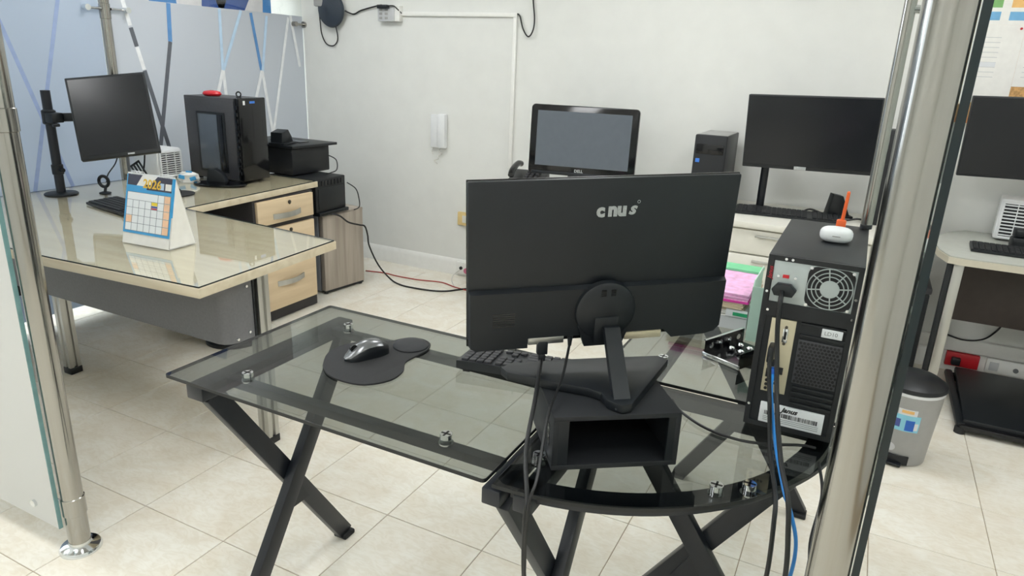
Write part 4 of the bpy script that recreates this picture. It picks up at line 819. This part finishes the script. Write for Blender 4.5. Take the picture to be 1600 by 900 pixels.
# ------------------------------------------------------------------ mouse pad + mouse
MPL = (0.93, -0.33, GZ); mp_ = thing('mouse_pad', 'black gel mouse pad with wrist rest on the smoked glass desk', 'mouse pad', MPL)
oc = catmull([(x, y, 0) for x, y in [(0.858, -0.418), (0.820, -0.355), (0.822, -0.285), (0.862, -0.236), (0.905, -0.210), (0.925, -0.172), (0.965, -0.150), (1.005, -0.165), (1.022, -0.205), (1.020, -0.250), (1.020, -0.30), (1.045, -0.345), (1.048, -0.400), (1.012, -0.450), (0.955, -0.462), (0.900, -0.450), (0.858, -0.418)]], 4)[:-1]
B(off(MPL)).prism([(p.x, p.y) for p in oc][::-1], GZ, GZ+0.005, bev=0.0012).build('mat', 'rubber', mp_)
B(Matrix.Translation((0.972-MPL[0], -0.208-MPL[1], 0.004)) @ Matrix.Rotation(0.0, 4, 'Z')).lathe([(0.047, 0), (0.046, 0.004), (0.040, 0.009), (0.026, 0.013), (0.004, 0.0145)], 28).build('wrist_rest', 'black_matte', mp_)
MA = math.atan2(0.10, 0.045); MSL = (0.915, -0.318, GZ+0.005); ms = thing('computer_mouse', 'silver and black wireless mouse on the black mouse pad', 'mouse', MSL, MA)
def mouse_shell(scale, z0, cut):
    b = B(); rows = []; n = 14
    for i in range(n+1):
        u = -1+2*i/n; hw = 0.031*math.sqrt(max(0.0, 1-abs(u)**2.6))*(1-0.12*(1-abs(u)))*scale+0.0005; hh = (0.036*(1-abs(u-0.12)**2.2*0.78))*1.0; hh = max(0.006, hh)
        row = []
        for k in range(11):
            a = PI*k/10; c_, s_ = math.cos(a), math.sin(a)
            row.append(b.bm.verts.new((u*0.054*scale, -hw*c_*(0.82+0.18*s_), max(z0, hh*(s_**0.75)*scale))))
        rows.append(row)
    for i in range(n):
        for k in range(10): b.bm.faces.new((rows[i][k], rows[i][k+1], rows[i+1][k+1], rows[i+1][k]))
    for i in range(n): b.bm.faces.new((rows[i][0], rows[i+1][0], rows[i+1][10], rows[i][10]))
    b.bm.faces.new(rows[0]); b.bm.faces.new(rows[-1])
    return b
mouse_shell(1.15, 0.0, 0).build('body', 'black_plastic', ms)
b = B(); rows = []; n = 14
for i in range(0, 11):
    u = -0.985+1.55*i/10; hw = 0.031*math.sqrt(max(0.0, 1-abs(u)**2.6))*(1-0.12*(1-abs(u)))*1.15+0.0005; hh = max(0.006, 0.036*(1-abs(u-0.12)**2.2*0.78)); row = []
    for k in range(9):
        a = math.radians(38+104*k/8); c_, s_ = math.cos(a), math.sin(a)
        row.append(b.bm.verts.new((u*0.054*1.15*1.01, -hw*c_*(0.82+0.18*s_)*1.02, hh*(s_**0.75)*1.15+0.0012)))
    rows.append(row)
for i in range(10):
    for k in range(8): b.bm.faces.new((rows[i][k], rows[i][k+1], rows[i+1][k+1], rows[i+1][k]))
b.build('top_shell', 'mouse_silver', ms)
B().cyl((-0.036, -0.004, 0.028), (-0.036, 0.004, 0.028), 0.010, 18).build('scroll_wheel', 'black_gloss', ms)

# ------------------------------------------------------------------ keyboard on the glass desk
KL = (1.148, -0.271, GZ); ka = math.atan2(0.041, 0.203); kb = thing('keyboard', 'black full-size keyboard on the smoked glass desk behind the main monitor', 'keyboard', KL, ka)
KW, KD = 0.445, 0.135
# far side of this keyboard is its front edge (the typist sits on the far side)
B().prism([(0.0, 0.009), (KD, 0.003), (KD, 0.014), (0.0, 0.030)], 0, KW, frame((0, 0, 0), (0, 1, 0), (0, 0, 1), (1, 0, 0)), 0.003).build('body', 'black_plastic', kb)
kp = 0.0192; slope = -0.016/KD
key1 = B().box(-0.0082, 0.0082, -0.0082, 0.0082, 0, 0.007, 0.0015, seg=1).mesh('key', 'key_grey')
key2 = B().box(-0.0178, 0.0178, -0.0082, 0.0082, 0, 0.007, 0.0015, seg=1).mesh('key_wide', 'key_grey')
keysp = B().box(-0.055, 0.055, -0.0082, 0.0082, 0, 0.007, 0.0015, seg=1).mesh('space_key', 'key_grey')
def key(me, x, y):
    o = bpy.data.objects.new('key', me); COL.objects.link(o); o.parent = kb; o.location = (x, y, 0.0285+slope*y); o.rotation_euler = (math.atan(slope), 0, 0)
for j in range(6):
    y = 0.016+j*0.0206
    for i in range(4):
        if j == 0 : 
            key(key1, 0.020+i*kp, y); continue
        key(key1, 0.020+i*kp, y)
    for i in range(3):
        if j in (3,) or (j == 4 and i != 1): continue
        key(key1, 0.020+4*kp+0.008+i*kp, y)
    x0 = 0.020+7*kp+0.016
    if j == 5:
        for i in range(4): key(key1, x0+i*kp, y)
        key(keysp, x0+4*kp+0.047, y); [key(key1, x0+4*kp+0.112+i*kp, y) for i in range(3)]
    else:
        key(key2, x0+0.0096, y)
        for i in range(12): key(key1, x0+2*kp+i*kp, y)
for x in (0.025, KW-0.03): B().box(x-0.009, x+0.009, 0.006, 0.014, 0.0, 0.010, 0.001).build('foot', 'rubber', kb)
for x in (0.025, KW-0.03): B().box(x-0.009, x+0.009, KD-0.02, KD-0.01, 0.0, 0.004).build('foot', 'rubber', kb)

# ------------------------------------------------------------------ riser box
RL = (1.529, -0.553, GZ); ra = math.radians(35.3); rs = thing('monitor_riser', 'open-fronted black riser box under the main monitor', 'riser', RL, ra)
RW, RDp, RH, th = 0.246, 0.196, 0.112, 0.010
B().box(0, RW, 0, RDp, RH-th, RH, 0.001).build('top_panel', 'black_matte', rs); B().box(0, RW, 0, RDp, 0.0, th, 0.001).build('bottom_panel', 'black_matte', rs)
for x in (0, RW-th): B().box(x, x+th, 0, RDp, th, RH-th, 0.0005).build('side_panel', 'black_matte', rs)
B().box(th, RW-th, RDp-th, RDp, th, RH-th).build('back_panel', 'black_matte', rs, smooth=False)
B().box(th, th+0.020, 0.001, 0.006, th, RH-th).build('front_lip', 'black_plastic', rs); B().box(RW-th-0.014, RW-th, 0.001, 0.006, th, RH-th).build('front_lip', 'black_plastic', rs)
b = B(); b.box(-0.001, 0.001, 0.03, 0.045, 0.035, 0.08, 0.0005); b.build('side_slot', 'black_gloss', rs)

# ------------------------------------------------------------------ main monitor (seen from behind)
RT = GZ+RH; MO = Vector((1.600, -0.425, RT)); yaw = 0.674
mn = thing('monitor', 'large black monitor seen from behind on a V-shaped stand', 'monitor', MO)
MXC = Vector((1.524, -0.339, 1.096)); r_, n_, u_ = orient(yaw, -0.107, 0.035); MX = frame(MXC-MO, r_, n_, u_)
MW, MH = 0.54, 0.344
back = B(MX).box(-MW/2, MW/2, -0.004, 0.006, -MH/2+0.02, MH/2, 0.003).build('back_cover', 'black_plastic', mn)
B(MX).box(-MW/2-0.001, MW/2+0.001, 0.006, 0.010, -MH/2, MH/2+0.001, 0.001).build('screen_frame', 'black_gloss', mn); B(MX).box(-MW/2+0.004, MW/2-0.004, 0.0098, 0.0112, -MH/2+0.016, MH/2-0.004).build('screen', 'screen_black', mn, smooth=False)
XZB = frame((0, 0, 0), (1, 0, 0), (0, 0, 1), (0, -1, 0))
zs = -MH/2+0.128
low = [(-MW/2+0.001, zs), (-MW/2+0.001, -MH/2+0.006), (-MW/2+0.012, -MH/2-0.001), (-0.150, -MH/2-0.001), (-0.150, -MH/2+0.020), (-0.020, -MH/2+0.020), (0.14, -MH/2+0.020), (0.160, -MH/2-0.0), (0.235, -MH/2+0.002), (MW/2-0.012, -MH/2+0.008), (MW/2-0.001, -MH/2+0.020), (MW/2-0.001, zs)]
lowbm = B(MX @ XZB)
a_ = [lowbm.bm.verts.new((x, z, 0.002)) for x, z in low]
sh = lambda x, z: (x*0.99 if abs(x) > 0.2 else x, z if z < zs-0.01 else zs-0.005)
c_ = [lowbm.bm.verts.new((*sh(x, z), 0.017)) for x, z in low]
lowbm.bm.faces.new(a_); lowbm.bm.faces.new(c_)
for k in range(len(low)): lowbm.bm.faces.new((a_[k], a_[(k+1) % len(low)], c_[(k+1) % len(low)], c_[k]))
lowbm.build('lower_housing', 'black_plastic', mn)
CX, CZ = 0.008, -0.098
B(MX @ XZB).lathe([(0.064, 0.012), (0.062, 0.024), (0.056, 0.028), (0.004, 0.029)], 40, (CX, CZ, 0)).build('stand_mount', 'black_plastic', mn)
B(MX @ XZB).prism([(CX-0.040, CZ-0.078), (CX+0.040, CZ-0.078), (CX+0.056, CZ-0.03), (CX-0.056, CZ-0.03)], 0.010, 0.022).build('mount_skirt', 'black_plastic', mn)
B(MX @ XZB).box(CX-0.024, CX+0.026, CZ-0.068, CZ-0.010, 0.027, 0.0315, 0.0015).build('neck_socket', 'black_plastic', mn)
vb = B(MX @ XZB)
for j in range(7): vb.box(-0.222, -0.178, -0.122+j*0.0046, -0.1200+j*0.0046, 0.0168, 0.0174)
vb = vb.build('speaker_vents', 'black_gloss', mn, smooth=False); vb['kind'] = 'stuff'
for k in range(2):
    vb = B(MX @ XZB)
    for j in range(5): vb.box(CX-0.014+k*0.020, CX-0.004+k*0.020, CZ+0.036+j*0.003, CZ+0.0375+j*0.003, 0.0285, 0.0294)
    vb.build('mount_vents', 'black_gloss', mn, smooth=False)
B(MX @ XZB).box(-0.149, -0.075, -MH/2+0.006, -MH/2+0.021, 0.006, 0.018, 0.001).build('port_strip', 'aluminium', mn)
B(MX @ XZB).box(0.055, 0.135, -MH/2+0.003, -MH/2+0.019, 0.008, 0.019, 0.001).build('rating_plate', 'io_metal', mn)
TM = MX @ Matrix.Translation((0.020, -0.0046, MH/2-0.064)) @ XZB
text_mesh('maker_logo', 'c', 0.036, 'logo_silver', mn, TM @ Matrix.Translation((-0.0335, 0, 0)), 0.0008, 0, 0.0018); text_mesh('maker_logo', 'nu', 0.037, 'logo_silver', mn, TM @ Matrix.Translation((0.0, 0.001, 0)), 0.0008, 0, 0.0020)
text_mesh('maker_logo', 's', 0.034, 'logo_silver', mn, TM @ Matrix.Translation((0.0295, 0.002, 0)), 0.0008, 0.35, 0.0012); B(TM).ring((0.042, 0.016, 0.0005), 0.0028, 0.0005, 'z', 16, 6).build('logo_dot', 'logo_silver', mn)
# neck and V foot (local to MO, upright)
nk0 = MX @ Vector((CX+0.010, -0.033, CZ-0.030)); ap = Vector((1.628, -0.462, RT+0.006))-MO
wd = Vector((math.cos(yaw), math.sin(yaw), 0)); nd = Vector((math.sin(yaw), -math.cos(yaw), 0))
b = B(); sec = []
for k in range(7):
    f = k/6; c = nk0.lerp(ap, f); hw = 0.0165; tk = 0.016
    sec.append([b.bm.verts.new(c+wd*sx*hw+nd*sy*tk/2) for sx, sy in ((-1, -1), (1, -1), (1, 1), (-1, 1))])
for k in range(6):
    for j in range(4): b.bm.faces.new((sec[k][j], sec[k][(j+1) % 4], sec[k+1][(j+1) % 4], sec[k+1][j]))
b.bm.faces.new(sec[0]); b.bm.faces.new(sec[-1]); b.build('neck', 'black_plastic', mn)
foot = [(1.632, -0.478), (1.646, -0.462), (1.650, -0.222), (1.625, -0.212), (1.56, -0.26), (1.47, -0.33), (1.368, -0.418), (1.362, -0.446), (1.385, -0.462), (1.47, -0.455), (1.55, -0.444), (1.580, -0.448), (1.602, -0.472)]
B(Matrix.Translation(-MO)).prism(foot, RT+0.001, RT+0.019, bev=0.002).build('v_foot', 'black_plastic', mn)

def P3(v): return tuple(v)
hp = MX @ Vector((-0.118, -0.012, -MH/2+0.012)) + MO; pp = MX @ Vector((-0.060, -0.012, -MH/2+0.018)) + MO
t = thing('video_cable', 'thick black video cable hanging from the back of the main monitor', 'cable', hp)
B().box(-0.011, 0.011, -0.006, 0.006, -0.030, 0.0, 0.002, frame((0, 0, 0), wd, -nd, (0, 0, 1))).box(-0.007, 0.007, -0.005, 0.005, -0.045, -0.03, 0.002, frame((0, 0, 0), wd, -nd, (0, 0, 1))).build('plug', 'black_plastic', t)
def hang(t, loc, name, mt, pts, r, seg=8): return B(off(loc)).tube(pts, r, seg).build(name, mt, t)
hang(t, hp, 'lead', 'cable_black', [tuple(hp+Vector((0, 0, -0.04))), (1.468, -0.505, 0.855), (1.497, -0.60, 0.80), (1.536, -0.672, 0.757), (1.540, -0.685, 0.72), (1.543, -0.683, 0.60), (1.555, -0.66, 0.42), (1.58, -0.60, 0.2), (1.62, -0.5, 0.02)], 0.0042)
t = thing('power_lead', 'thinner black power lead hanging from the back of the main monitor', 'cable', pp)
B().cyl((0, 0, 0.0), (0, 0, -0.022), 0.006, 12, 0.0035).build('plug', 'black_plastic', t)
hang(t, pp, 'lead', 'cable_black', [tuple(pp+Vector((0, 0, -0.02))), (1.502, -0.46, 0.885), (1.52, -0.56, 0.86), (1.548, -0.66, 0.795), (1.548, -0.69, 0.755), (1.546, -0.69, 0.65), (1.55, -0.675, 0.5), (1.57, -0.60, 0.22), (1.60, -0.48, 0.02)], 0.0028)
tag(B().tube([(1.655, -0.150, GZ+0.0045), (1.683, -0.194, GZ+0.0045), (1.747, -0.242, GZ+0.0045), (1.815, -0.258, GZ+0.0045), (1.876, -0.245, GZ+0.0045), (1.934, -0.215, GZ+0.0045), (1.965, -0.21, GZ+0.0045)], 0.0032).build('thin_cable', 'cable_black'), 'thin black cable lying on the glass between riser and tower', 'cable')

# ------------------------------------------------------------------ main tower seen from behind
TX0, TX1, TY0, TY1, TZ0, TZ1 = 1.816, 1.990, -0.190, 0.212, GZ, 1.126
TLc = (1.903, 0.0, GZ); tw = thing('computer_tower', 'black tower computer seen from behind on the smoked glass desk', 'computer', TLc); OM = off(TLc)
B(OM).box(TX0, TX1, TY0+0.006, TY1, TZ0+0.012, TZ1, 0.003).build('case', 'case_black', tw)
for x in (TX0+0.03, TX1-0.03):
    for y in (TY0+0.05, TY1-0.05): B(OM).cyl((x, y, TZ0), (x, y, TZ0+0.014), 0.014, 14).build('foot', 'rubber', tw)
rear = B(OM)
rear.box(TX0+0.001, TX0+0.012, TY0, TY0+0.007, TZ0+0.013, TZ1-0.001).box(TX1-0.010, TX1-0.001, TY0, TY0+0.007, TZ0+0.013, TZ1-0.001).box(TX0+0.012, TX1-0.010, TY0, TY0+0.007, TZ1-0.011, TZ1-0.001).box(TX0+0.012, TX1-0.010, TY0, TY0+0.007, 1.000, 1.030).box(TX0+0.012, TX1-0.010, TY0, TY0+0.007, TZ0+0.013, TZ0+0.024)
rear = rear.build('rear_frame', 'case_black', tw)
psu = B(OM).box(1.829, 1.981, TY0+0.002, TY0+0.006, 1.030, 1.115, 0.0005).build('power_supply_plate', 'psu_grey', tw)
FXc, FZc, FR = 1.9355, 1.0725, 0.0415
B(OM @ frame((0, 0, 0), (1, 0, 0), (0, 0, 1), (0, -1, 0))).prism(rrect(0.084, 0.082, 0.016, 5, FXc, FZc), -TY0-0.0030, -TY0-0.0012).build('fan_opening', 'ink_black', psu)
g = B(OM)
for R_ in (0.0165, 0.0250, 0.0325, 0.0405): g.ring((FXc, TY0+0.0002, FZc), R_, 0.0011, 'y', 44, 6)
for k in range(8):
    a = 2*PI*k/8+0.15; g.bar((FXc+0.013*math.cos(a), TY0+0.0002, FZc+0.013*math.sin(a)), (FXc+0.0415*math.cos(a), TY0+0.0002, FZc+0.0415*math.sin(a)), 0.0022, 0.0016, (0, 1, 0))
g.cyl((FXc, TY0-0.0010, FZc), (FXc, TY0+0.001, FZc), 0.0160, 32); g.build('fan_grille', 'psu_grey', psu)
for dx in (-1, 1):
    for dz in (-1, 1): B(OM).cyl((FXc+dx*0.0375, TY0-0.001, FZc+dz*0.0375), (FXc+dx*0.0375, TY0+0.003, FZc+dz*0.0375), 0.0032, 12).build('screw', 'chrome', psu)
B(OM).box(1.848, 1.860, TY0-0.0006, TY0+0.003, 1.0815, 1.0880, 0.0005).build('voltage_switch', 'red_plastic', psu)
for x in (1.840, 1.872): B(OM).cyl((x, TY0-0.001, 1.084), (x, TY0+0.003, 1.084), 0.0028, 12).build('screw', 'chrome', psu)
plg = B(OM @ frame((0, 0, 0), (1, 0, 0), (0, 0, 1), (0, -1, 0))).prism([(1.832, 1.058), (1.841, 1.071), (1.866, 1.071), (1.878, 1.060), (1.872, 1.047), (1.838, 1.047)], -TY0-0.004, -TY0+0.014, bev=0.002).build('inlet_plug', 'black_plastic', psu)
# board area
B(OM).box(1.828, 1.980, TY0+0.0055, TY0+0.0075, 0.760, 1.000).build('rear_panel', 'black_matte', tw, smooth=False)
io = B(OM).box(1.841, 1.888, TY0+0.001, TY0+0.006, 0.835, 0.996, 0.0005).build('port_plate', 'io_metal', tw)
def port(x0, x1, z0, z1, mt, dd=0.002): return B(OM).box(x0, x1, TY0-dd, TY0+0.002, z0, z1, 0.0006).build('port', mt, io)
pv_ = port(1.866, 1.876, 0.949, 0.978, 'chrome'); port(1.8685, 1.8735, 0.955, 0.972, 'ink_black', 0.003)
for z in (0.946, 0.981): B(OM).cyl((1.871, TY0-0.003, z), (1.871, TY0+0.001, z), 0.003, 10).build('port_screw', 'brass_dark', io)
port(1.846, 1.857, 0.915, 0.945, 'chrome'); port(1.8475, 1.8555, 0.918, 0.942, 'plug_blue', 0.004); port(1.846, 1.860, 0.893, 0.908, 'ink_black'); port(1.864, 1.878, 0.878, 0.893, 'ink_black'); port(1.846, 1.860, 0.868, 0.886, 'ink_black')
for k in range(3): B(OM).cyl((1.850, TY0-0.001, 0.860-k*0.009), (1.850, TY0+0.002, 0.860-k*0.009), 0.0032, 12).build('audio_jack', 'ink_black', io)
for k in range(3): B(OM).cyl((1.866+0.007*(k-1), TY0-0.001, 0.856), (1.866+0.007*(k-1), TY0+0.002, 0.856), 0.0025, 10).build('audio_jack', 'ink_black', io)
B(OM).box(1.855, 1.867, TY0-0.012, TY0+0.001, 0.866, 0.892, 0.002).build('network_plug', 'plug_blue', io)
# vent with hexagonal holes
vp_ = B(OM).box(1.897, 1.979, TY0+0.002, TY0+0.0058, 0.865, 0.960, 0.0005).build('vent_plate', 'dark_grey', tw)
hx_ = B(OM); hr = 0.0030; dx = 0.0070
for j in range(13):
    for i in range(11):
        x = 1.902+i*dx+(dx/2 if j % 2 else 0); z = 0.870+j*0.0070
        if x > 1.976 or z > 0.957: continue
        hx_.cyl((x, TY0+0.0012, z), (x, TY0+0.0021, z), hr, 6)
hx_ = hx_.build('vent_holes', 'ink_black', vp_, smooth=False); hx_['kind'] = 'stuff'
for z in (0.966, 0.990): B(OM).box(1.897, 1.979, TY0+0.001, TY0+0.0065, z, z+0.006, 0.0008).build('panel_rib', 'case_black', tw)
for k in range(4): B(OM).box(1.900, 1.979, TY0+0.001, TY0+0.0065, 0.816+k*0.0120, 0.8225+k*0.0120, 0.0008).build('slot_cover', 'case_black', tw)
B(OM).box(1.936, 1.974, TY0-0.0004, TY0+0.003, 0.974, 0.992, 0.0012).build('asset_sticker', 'label_white', tw)
text_mesh('asset_text', 'LD10', 0.011, 'ink_grey', tw, OM @ Matrix.Translation((1.953, TY0-0.0006, 0.983)) @ XZB, 0.0001)
B(OM).box(1.846, 1.970, TY0-0.0008, TY0+0.0075, 0.765, 0.809, 0.0010).build('serial_label', 'label_white', tw)
text_mesh('label_brand', 'Janus', 0.0145, 'ink_black', tw, OM @ Matrix.Translation((1.903, TY0-0.001, 0.8015)) @ XZB, 0.0001, 0.4, 0.0006)
bc = B(OM); rk = random.Random(11); x = 1.856
while x < 1.960:
    wd_ = rk.choice((0.0007, 0.0012, 0.0020)); bc.box(x, x+wd_, TY0-0.0012, TY0-0.0006, 0.7835, 0.793); x += wd_+rk.choice((0.0007, 0.0010, 0.0016))
bc = bc.build('barcode', 'ink_black', tw, smooth=False)
for z in (0.7795, 0.7755, 0.7715): B(OM).box(1.854, 1.962, TY0-0.0011, TY0-0.0006, z-0.0005, z+0.0005).build('label_print', 'ink_grey', tw, smooth=False)
text_mesh('side_lettering', 'Janus', 0.0125, 'red_ink', tw, OM @ Matrix.Translation((1.8245, TY0-0.0004, 1.089)) @ XZB @ Matrix.Rotation(PI/2, 4, 'Z'), 0.0003, 0.3, 0.0)
for x, z in ((TX0+0.007, 1.05), (TX0+0.007, 0.80), (1.85, TZ1-0.006), (1.862, TZ1-0.006), (TX1-0.006, 1.06), (TX1-0.006, 1.02), (1.83, 1.012)): B(OM).cyl((x, TY0-0.0015, z), (x, TY0+0.002, z), 0.0027, 12).build('case_screw', 'chrome', tw)
# cables at the tower's back
t = thing('power_cable', 'thick black mains cable hanging from the tower power supply', 'cable', (1.853, -0.21, 1.05))
hang(t, (1.853, -0.21, 1.05), 'lead', 'cable_black', [(1.853, -0.206, 1.056), (1.854, -0.226, 1.045), (1.857, -0.236, 1.0), (1.864, -0.245, 0.95), (1.884, -0.30, 0.86), (1.912, -0.40, 0.80), (1.935, -0.455, 0.765), (1.945, -0.475, 0.72), (1.955, -0.475, 0.62), (1.955, -0.45, 0.45), (1.95, -0.38, 0.2), (1.94, -0.3, 0.01)], 0.0046)
t = thing('video_cable', 'black cable hanging from the tower ports left of the blue one', 'cable', (1.852, -0.20, 0.93))
B().box(-0.006, 0.006, -0.03, 0.004, -0.017, 0.017, 0.003).build('plug', 'black_plastic', t)
hang(t, (1.852, -0.20, 0.93), 'lead', 'cable_black', [(1.852, -0.225, 0.93), (1.856, -0.24, 0.90), (1.868, -0.27, 0.85), (1.890, -0.36, 0.79), (1.914, -0.44, 0.755), (1.921, -0.475, 0.72), (1.925, -0.48, 0.62), (1.918, -0.46, 0.50), (1.90, -0.40, 0.25), (1.88, -0.3, 0.01)], 0.0042)
t = thing('network_cable', 'bright blue network cable hanging from the back of the main tower', 'cable', (1.861, -0.205, 0.88))
hang(t, (1.861, -0.205, 0.88), 'lead', 'cable_blue', [(1.861, -0.200, 0.878), (1.863, -0.222, 0.866), (1.870, -0.25, 0.845), (1.893, -0.33, 0.80), (1.925, -0.42, 0.758), (1.945, -0.455, 0.735), (1.962, -0.46, 0.68), (1.962, -0.45, 0.60), (1.945, -0.43, 0.50), (1.935, -0.40, 0.4)], 0.0035)
tag(B().tube([(1.975, -0.27, GZ+0.006), (1.990, -0.34, GZ-0.02), (1.985, -0.40, 0.66), (1.99, -0.42, 0.60), (1.975, -0.43, 0.5), (1.93, -0.43, 0.40), (1.88, -0.42, 0.30)], 0.003).build('thin_cable', 'cable_black'), 'thin black cable looping below the glass beside the steel post', 'cable')
# things on the tower
WC = (1.926, 0.002, TZ1); t = thing('earbud_case', 'white pebble-shaped case lying on the main tower', 'case', WC, 0.05)
sup = []
b = B(); n = 16; rows = []
def se(c_, e): return math.copysign(abs(c_)**e, c_)
for i in range(13):
    ph = -PI/2+PI*i/12
    rows.append([b.bm.verts.new((0.033*se(math.cos(ph), 0.6)*se(math.cos(2*PI*k/28), 0.75)+1e-6*k, 0.024*se(math.cos(ph), 0.6)*se(math.sin(2*PI*k/28), 0.75), 0.0165+0.0165*se(math.sin(ph), 0.75))) for k in range(28)])
for i in range(12):
    for k in range(28): b.bm.faces.new((rows[i][k], rows[i][(k+1) % 28], rows[i+1][(k+1) % 28], rows[i+1][k]))
bmesh.ops.remove_doubles(b.bm, verts=b.bm.verts, dist=1e-4)
b.build('shell', 'white_plastic', t); B().box(-0.008, 0.008, -0.0246, -0.0232, 0.0155, 0.0175, 0.0005).build('lid_notch', 'grey_plastic', t)
OR = (1.930, 0.085, TZ1); t = thing('orange_marker', 'orange pen-like stick standing behind the white case on the tower', 'pen', OR)
B().cyl((0, 0, 0.0), (0.004, 0.0, 0.095), 0.0042, 14, 0.0036).build('barrel', 'orange', t); B().box(-0.010, 0.010, -0.007, 0.007, 0.004, 0.034, 0.003).build('grip_block', 'orange', t); B().sphere((0.004, 0, 0.095), 0.0036).build('tip', 'orange', t)
# metal bracket between glass and tower
BL = (1.745, 0.215, GZ); t = thing('drive_bracket', 'dark metal drive bracket lying on the glass beside the tower', 'bracket', BL, -0.45)
B().box(-0.055, 0.055, -0.085, 0.085, 0.0, 0.003).build('base_plate', 'black_gloss', t)
for x in (-0.055, 0.052): B().box(x, x+0.003, -0.085, 0.085, 0.003, 0.042).build('side_wall', 'black_gloss', t)
B().box(-0.058, 0.058, -0.090, -0.085, 0.0, 0.012, 0.002).build('front_rail', 'chrome', t); B().tube([(-0.0565, -0.085, 0.043), (-0.0565, 0.085, 0.043)], 0.003, 8, smooth=False).build('edge_roll', 'chrome', t)
for k in range(4): B().cyl((-0.0575, -0.06+k*0.04, 0.024), (-0.0515, -0.06+k*0.04, 0.024), 0.008, 14).build('side_stud', 'chrome', t)
for k in range(6): B().sphere((-0.03+0.03*(k % 3), 0.0+0.04*(k//3), 0.010), 0.010, 1, 1, 0.7, 14, 8).build('rubber_grommet', 'chrome', t)
# stacked trays with pink papers
SL = (1.62, 0.56, GZ); t = thing('letter_tray', 'clear grey letter tray on the far end of the glass desk', 'tray', SL)
B().box(-0.12, 0.106, -0.15, 0.17, 0.0, 0.004, 0.001).build('tray_floor', 'grey_box', t); B().box(-0.12, 0.106, -0.153, -0.150, 0.0, 0.034).build('tray_front', 'grey_box', t); B().box(-0.123, -0.12, -0.15, 0.17, 0.0, 0.034).build('tray_side', 'grey_box', t); B().box(0.103, 0.106, -0.15, 0.17, 0.004, 0.034).build('tray_side', 'grey_box', t)
B().box(-0.12, 0.106, -0.153, 0.17, 0.034, 0.037, 0.001).build('upper_deck', 'grey_box', t)
tb = B().box(0.045, 0.106, -0.1555, -0.153, 0.040, 0.062).build('index_tab', 'label_white', t); B().box(0.065, 0.106, -0.157, -0.1555, 0.044, 0.054).build('green_print', 'green_ink', tb)
def sheaf(z0, z1, mt, label, x0, x1, y0, y1, rz, edge=None, n=1):
    s = thing('paper_stack', label, 'papers', (SL[0], SL[1], GZ+z0), rz, 'papers on the letter tray')
    rk = random.Random(int(z0*1e4)); h_ = (z1-z0)/n
    for k in range(n):
        a, c = rk.uniform(-0.004, 0.004), rk.uniform(-0.006, 0.004)
        B().box(x0+a, x1+a, y0+c, y1+c, k*h_, (k+1)*h_-0.0004).build('sheet', mt, s, smooth=False)
    if edge: B().box(x0-0.004, x1+0.003, y0-0.010, y1, 0.0, 0.0055).build('folder', edge, s, smooth=False)
sheaf(0.0372, 0.056, 'white_paper', 'white papers lying lowest on the letter tray', -0.11, 0.095, -0.15, 0.15, 0.03, None, 5)
sheaf(0.0562, 0.082, 'tan_paper', 'tan forms between the white papers and the pink folder', -0.115, 0.098, -0.152, 0.15, -0.04, None, 6)
sheaf(0.0822, 0.108, 'pink_paper', 'pink papers in a magenta folder on the letter tray', -0.112, 0.098, -0.145, 0.150, 0.02, 'magenta', 6)
sheaf(0.1082, 0.116, 'green_paper', 'narrow green folder at the back of the pink papers', -0.112, 0.10, 0.10, 0.17, -0.02)
t = thing('file_stand', 'upright mint green plastic file stand beside the pink papers', 'file stand', (1.785, 0.40, GZ), 0.0)
pf = [(-0.06, 0), (0.12, 0), (0.12, 0.175), (-0.045, 0.175), (-0.06, 0.16)]
for x in (-0.045, -0.005): B().prism(pf, -0.003, 0.0, frame((x, 0, 0), (0, 1, 0), (0, 0, 1), (1, 0, 0))).build('side_wall', 'mint', t)
B().box(-0.048, -0.005, -0.06, 0.12, 0, 0.003).build('floor_plate', 'mint', t); B().box(-0.048, -0.005, -0.063, -0.0605, 0, 0.16).build('front_wall', 'mint', t)
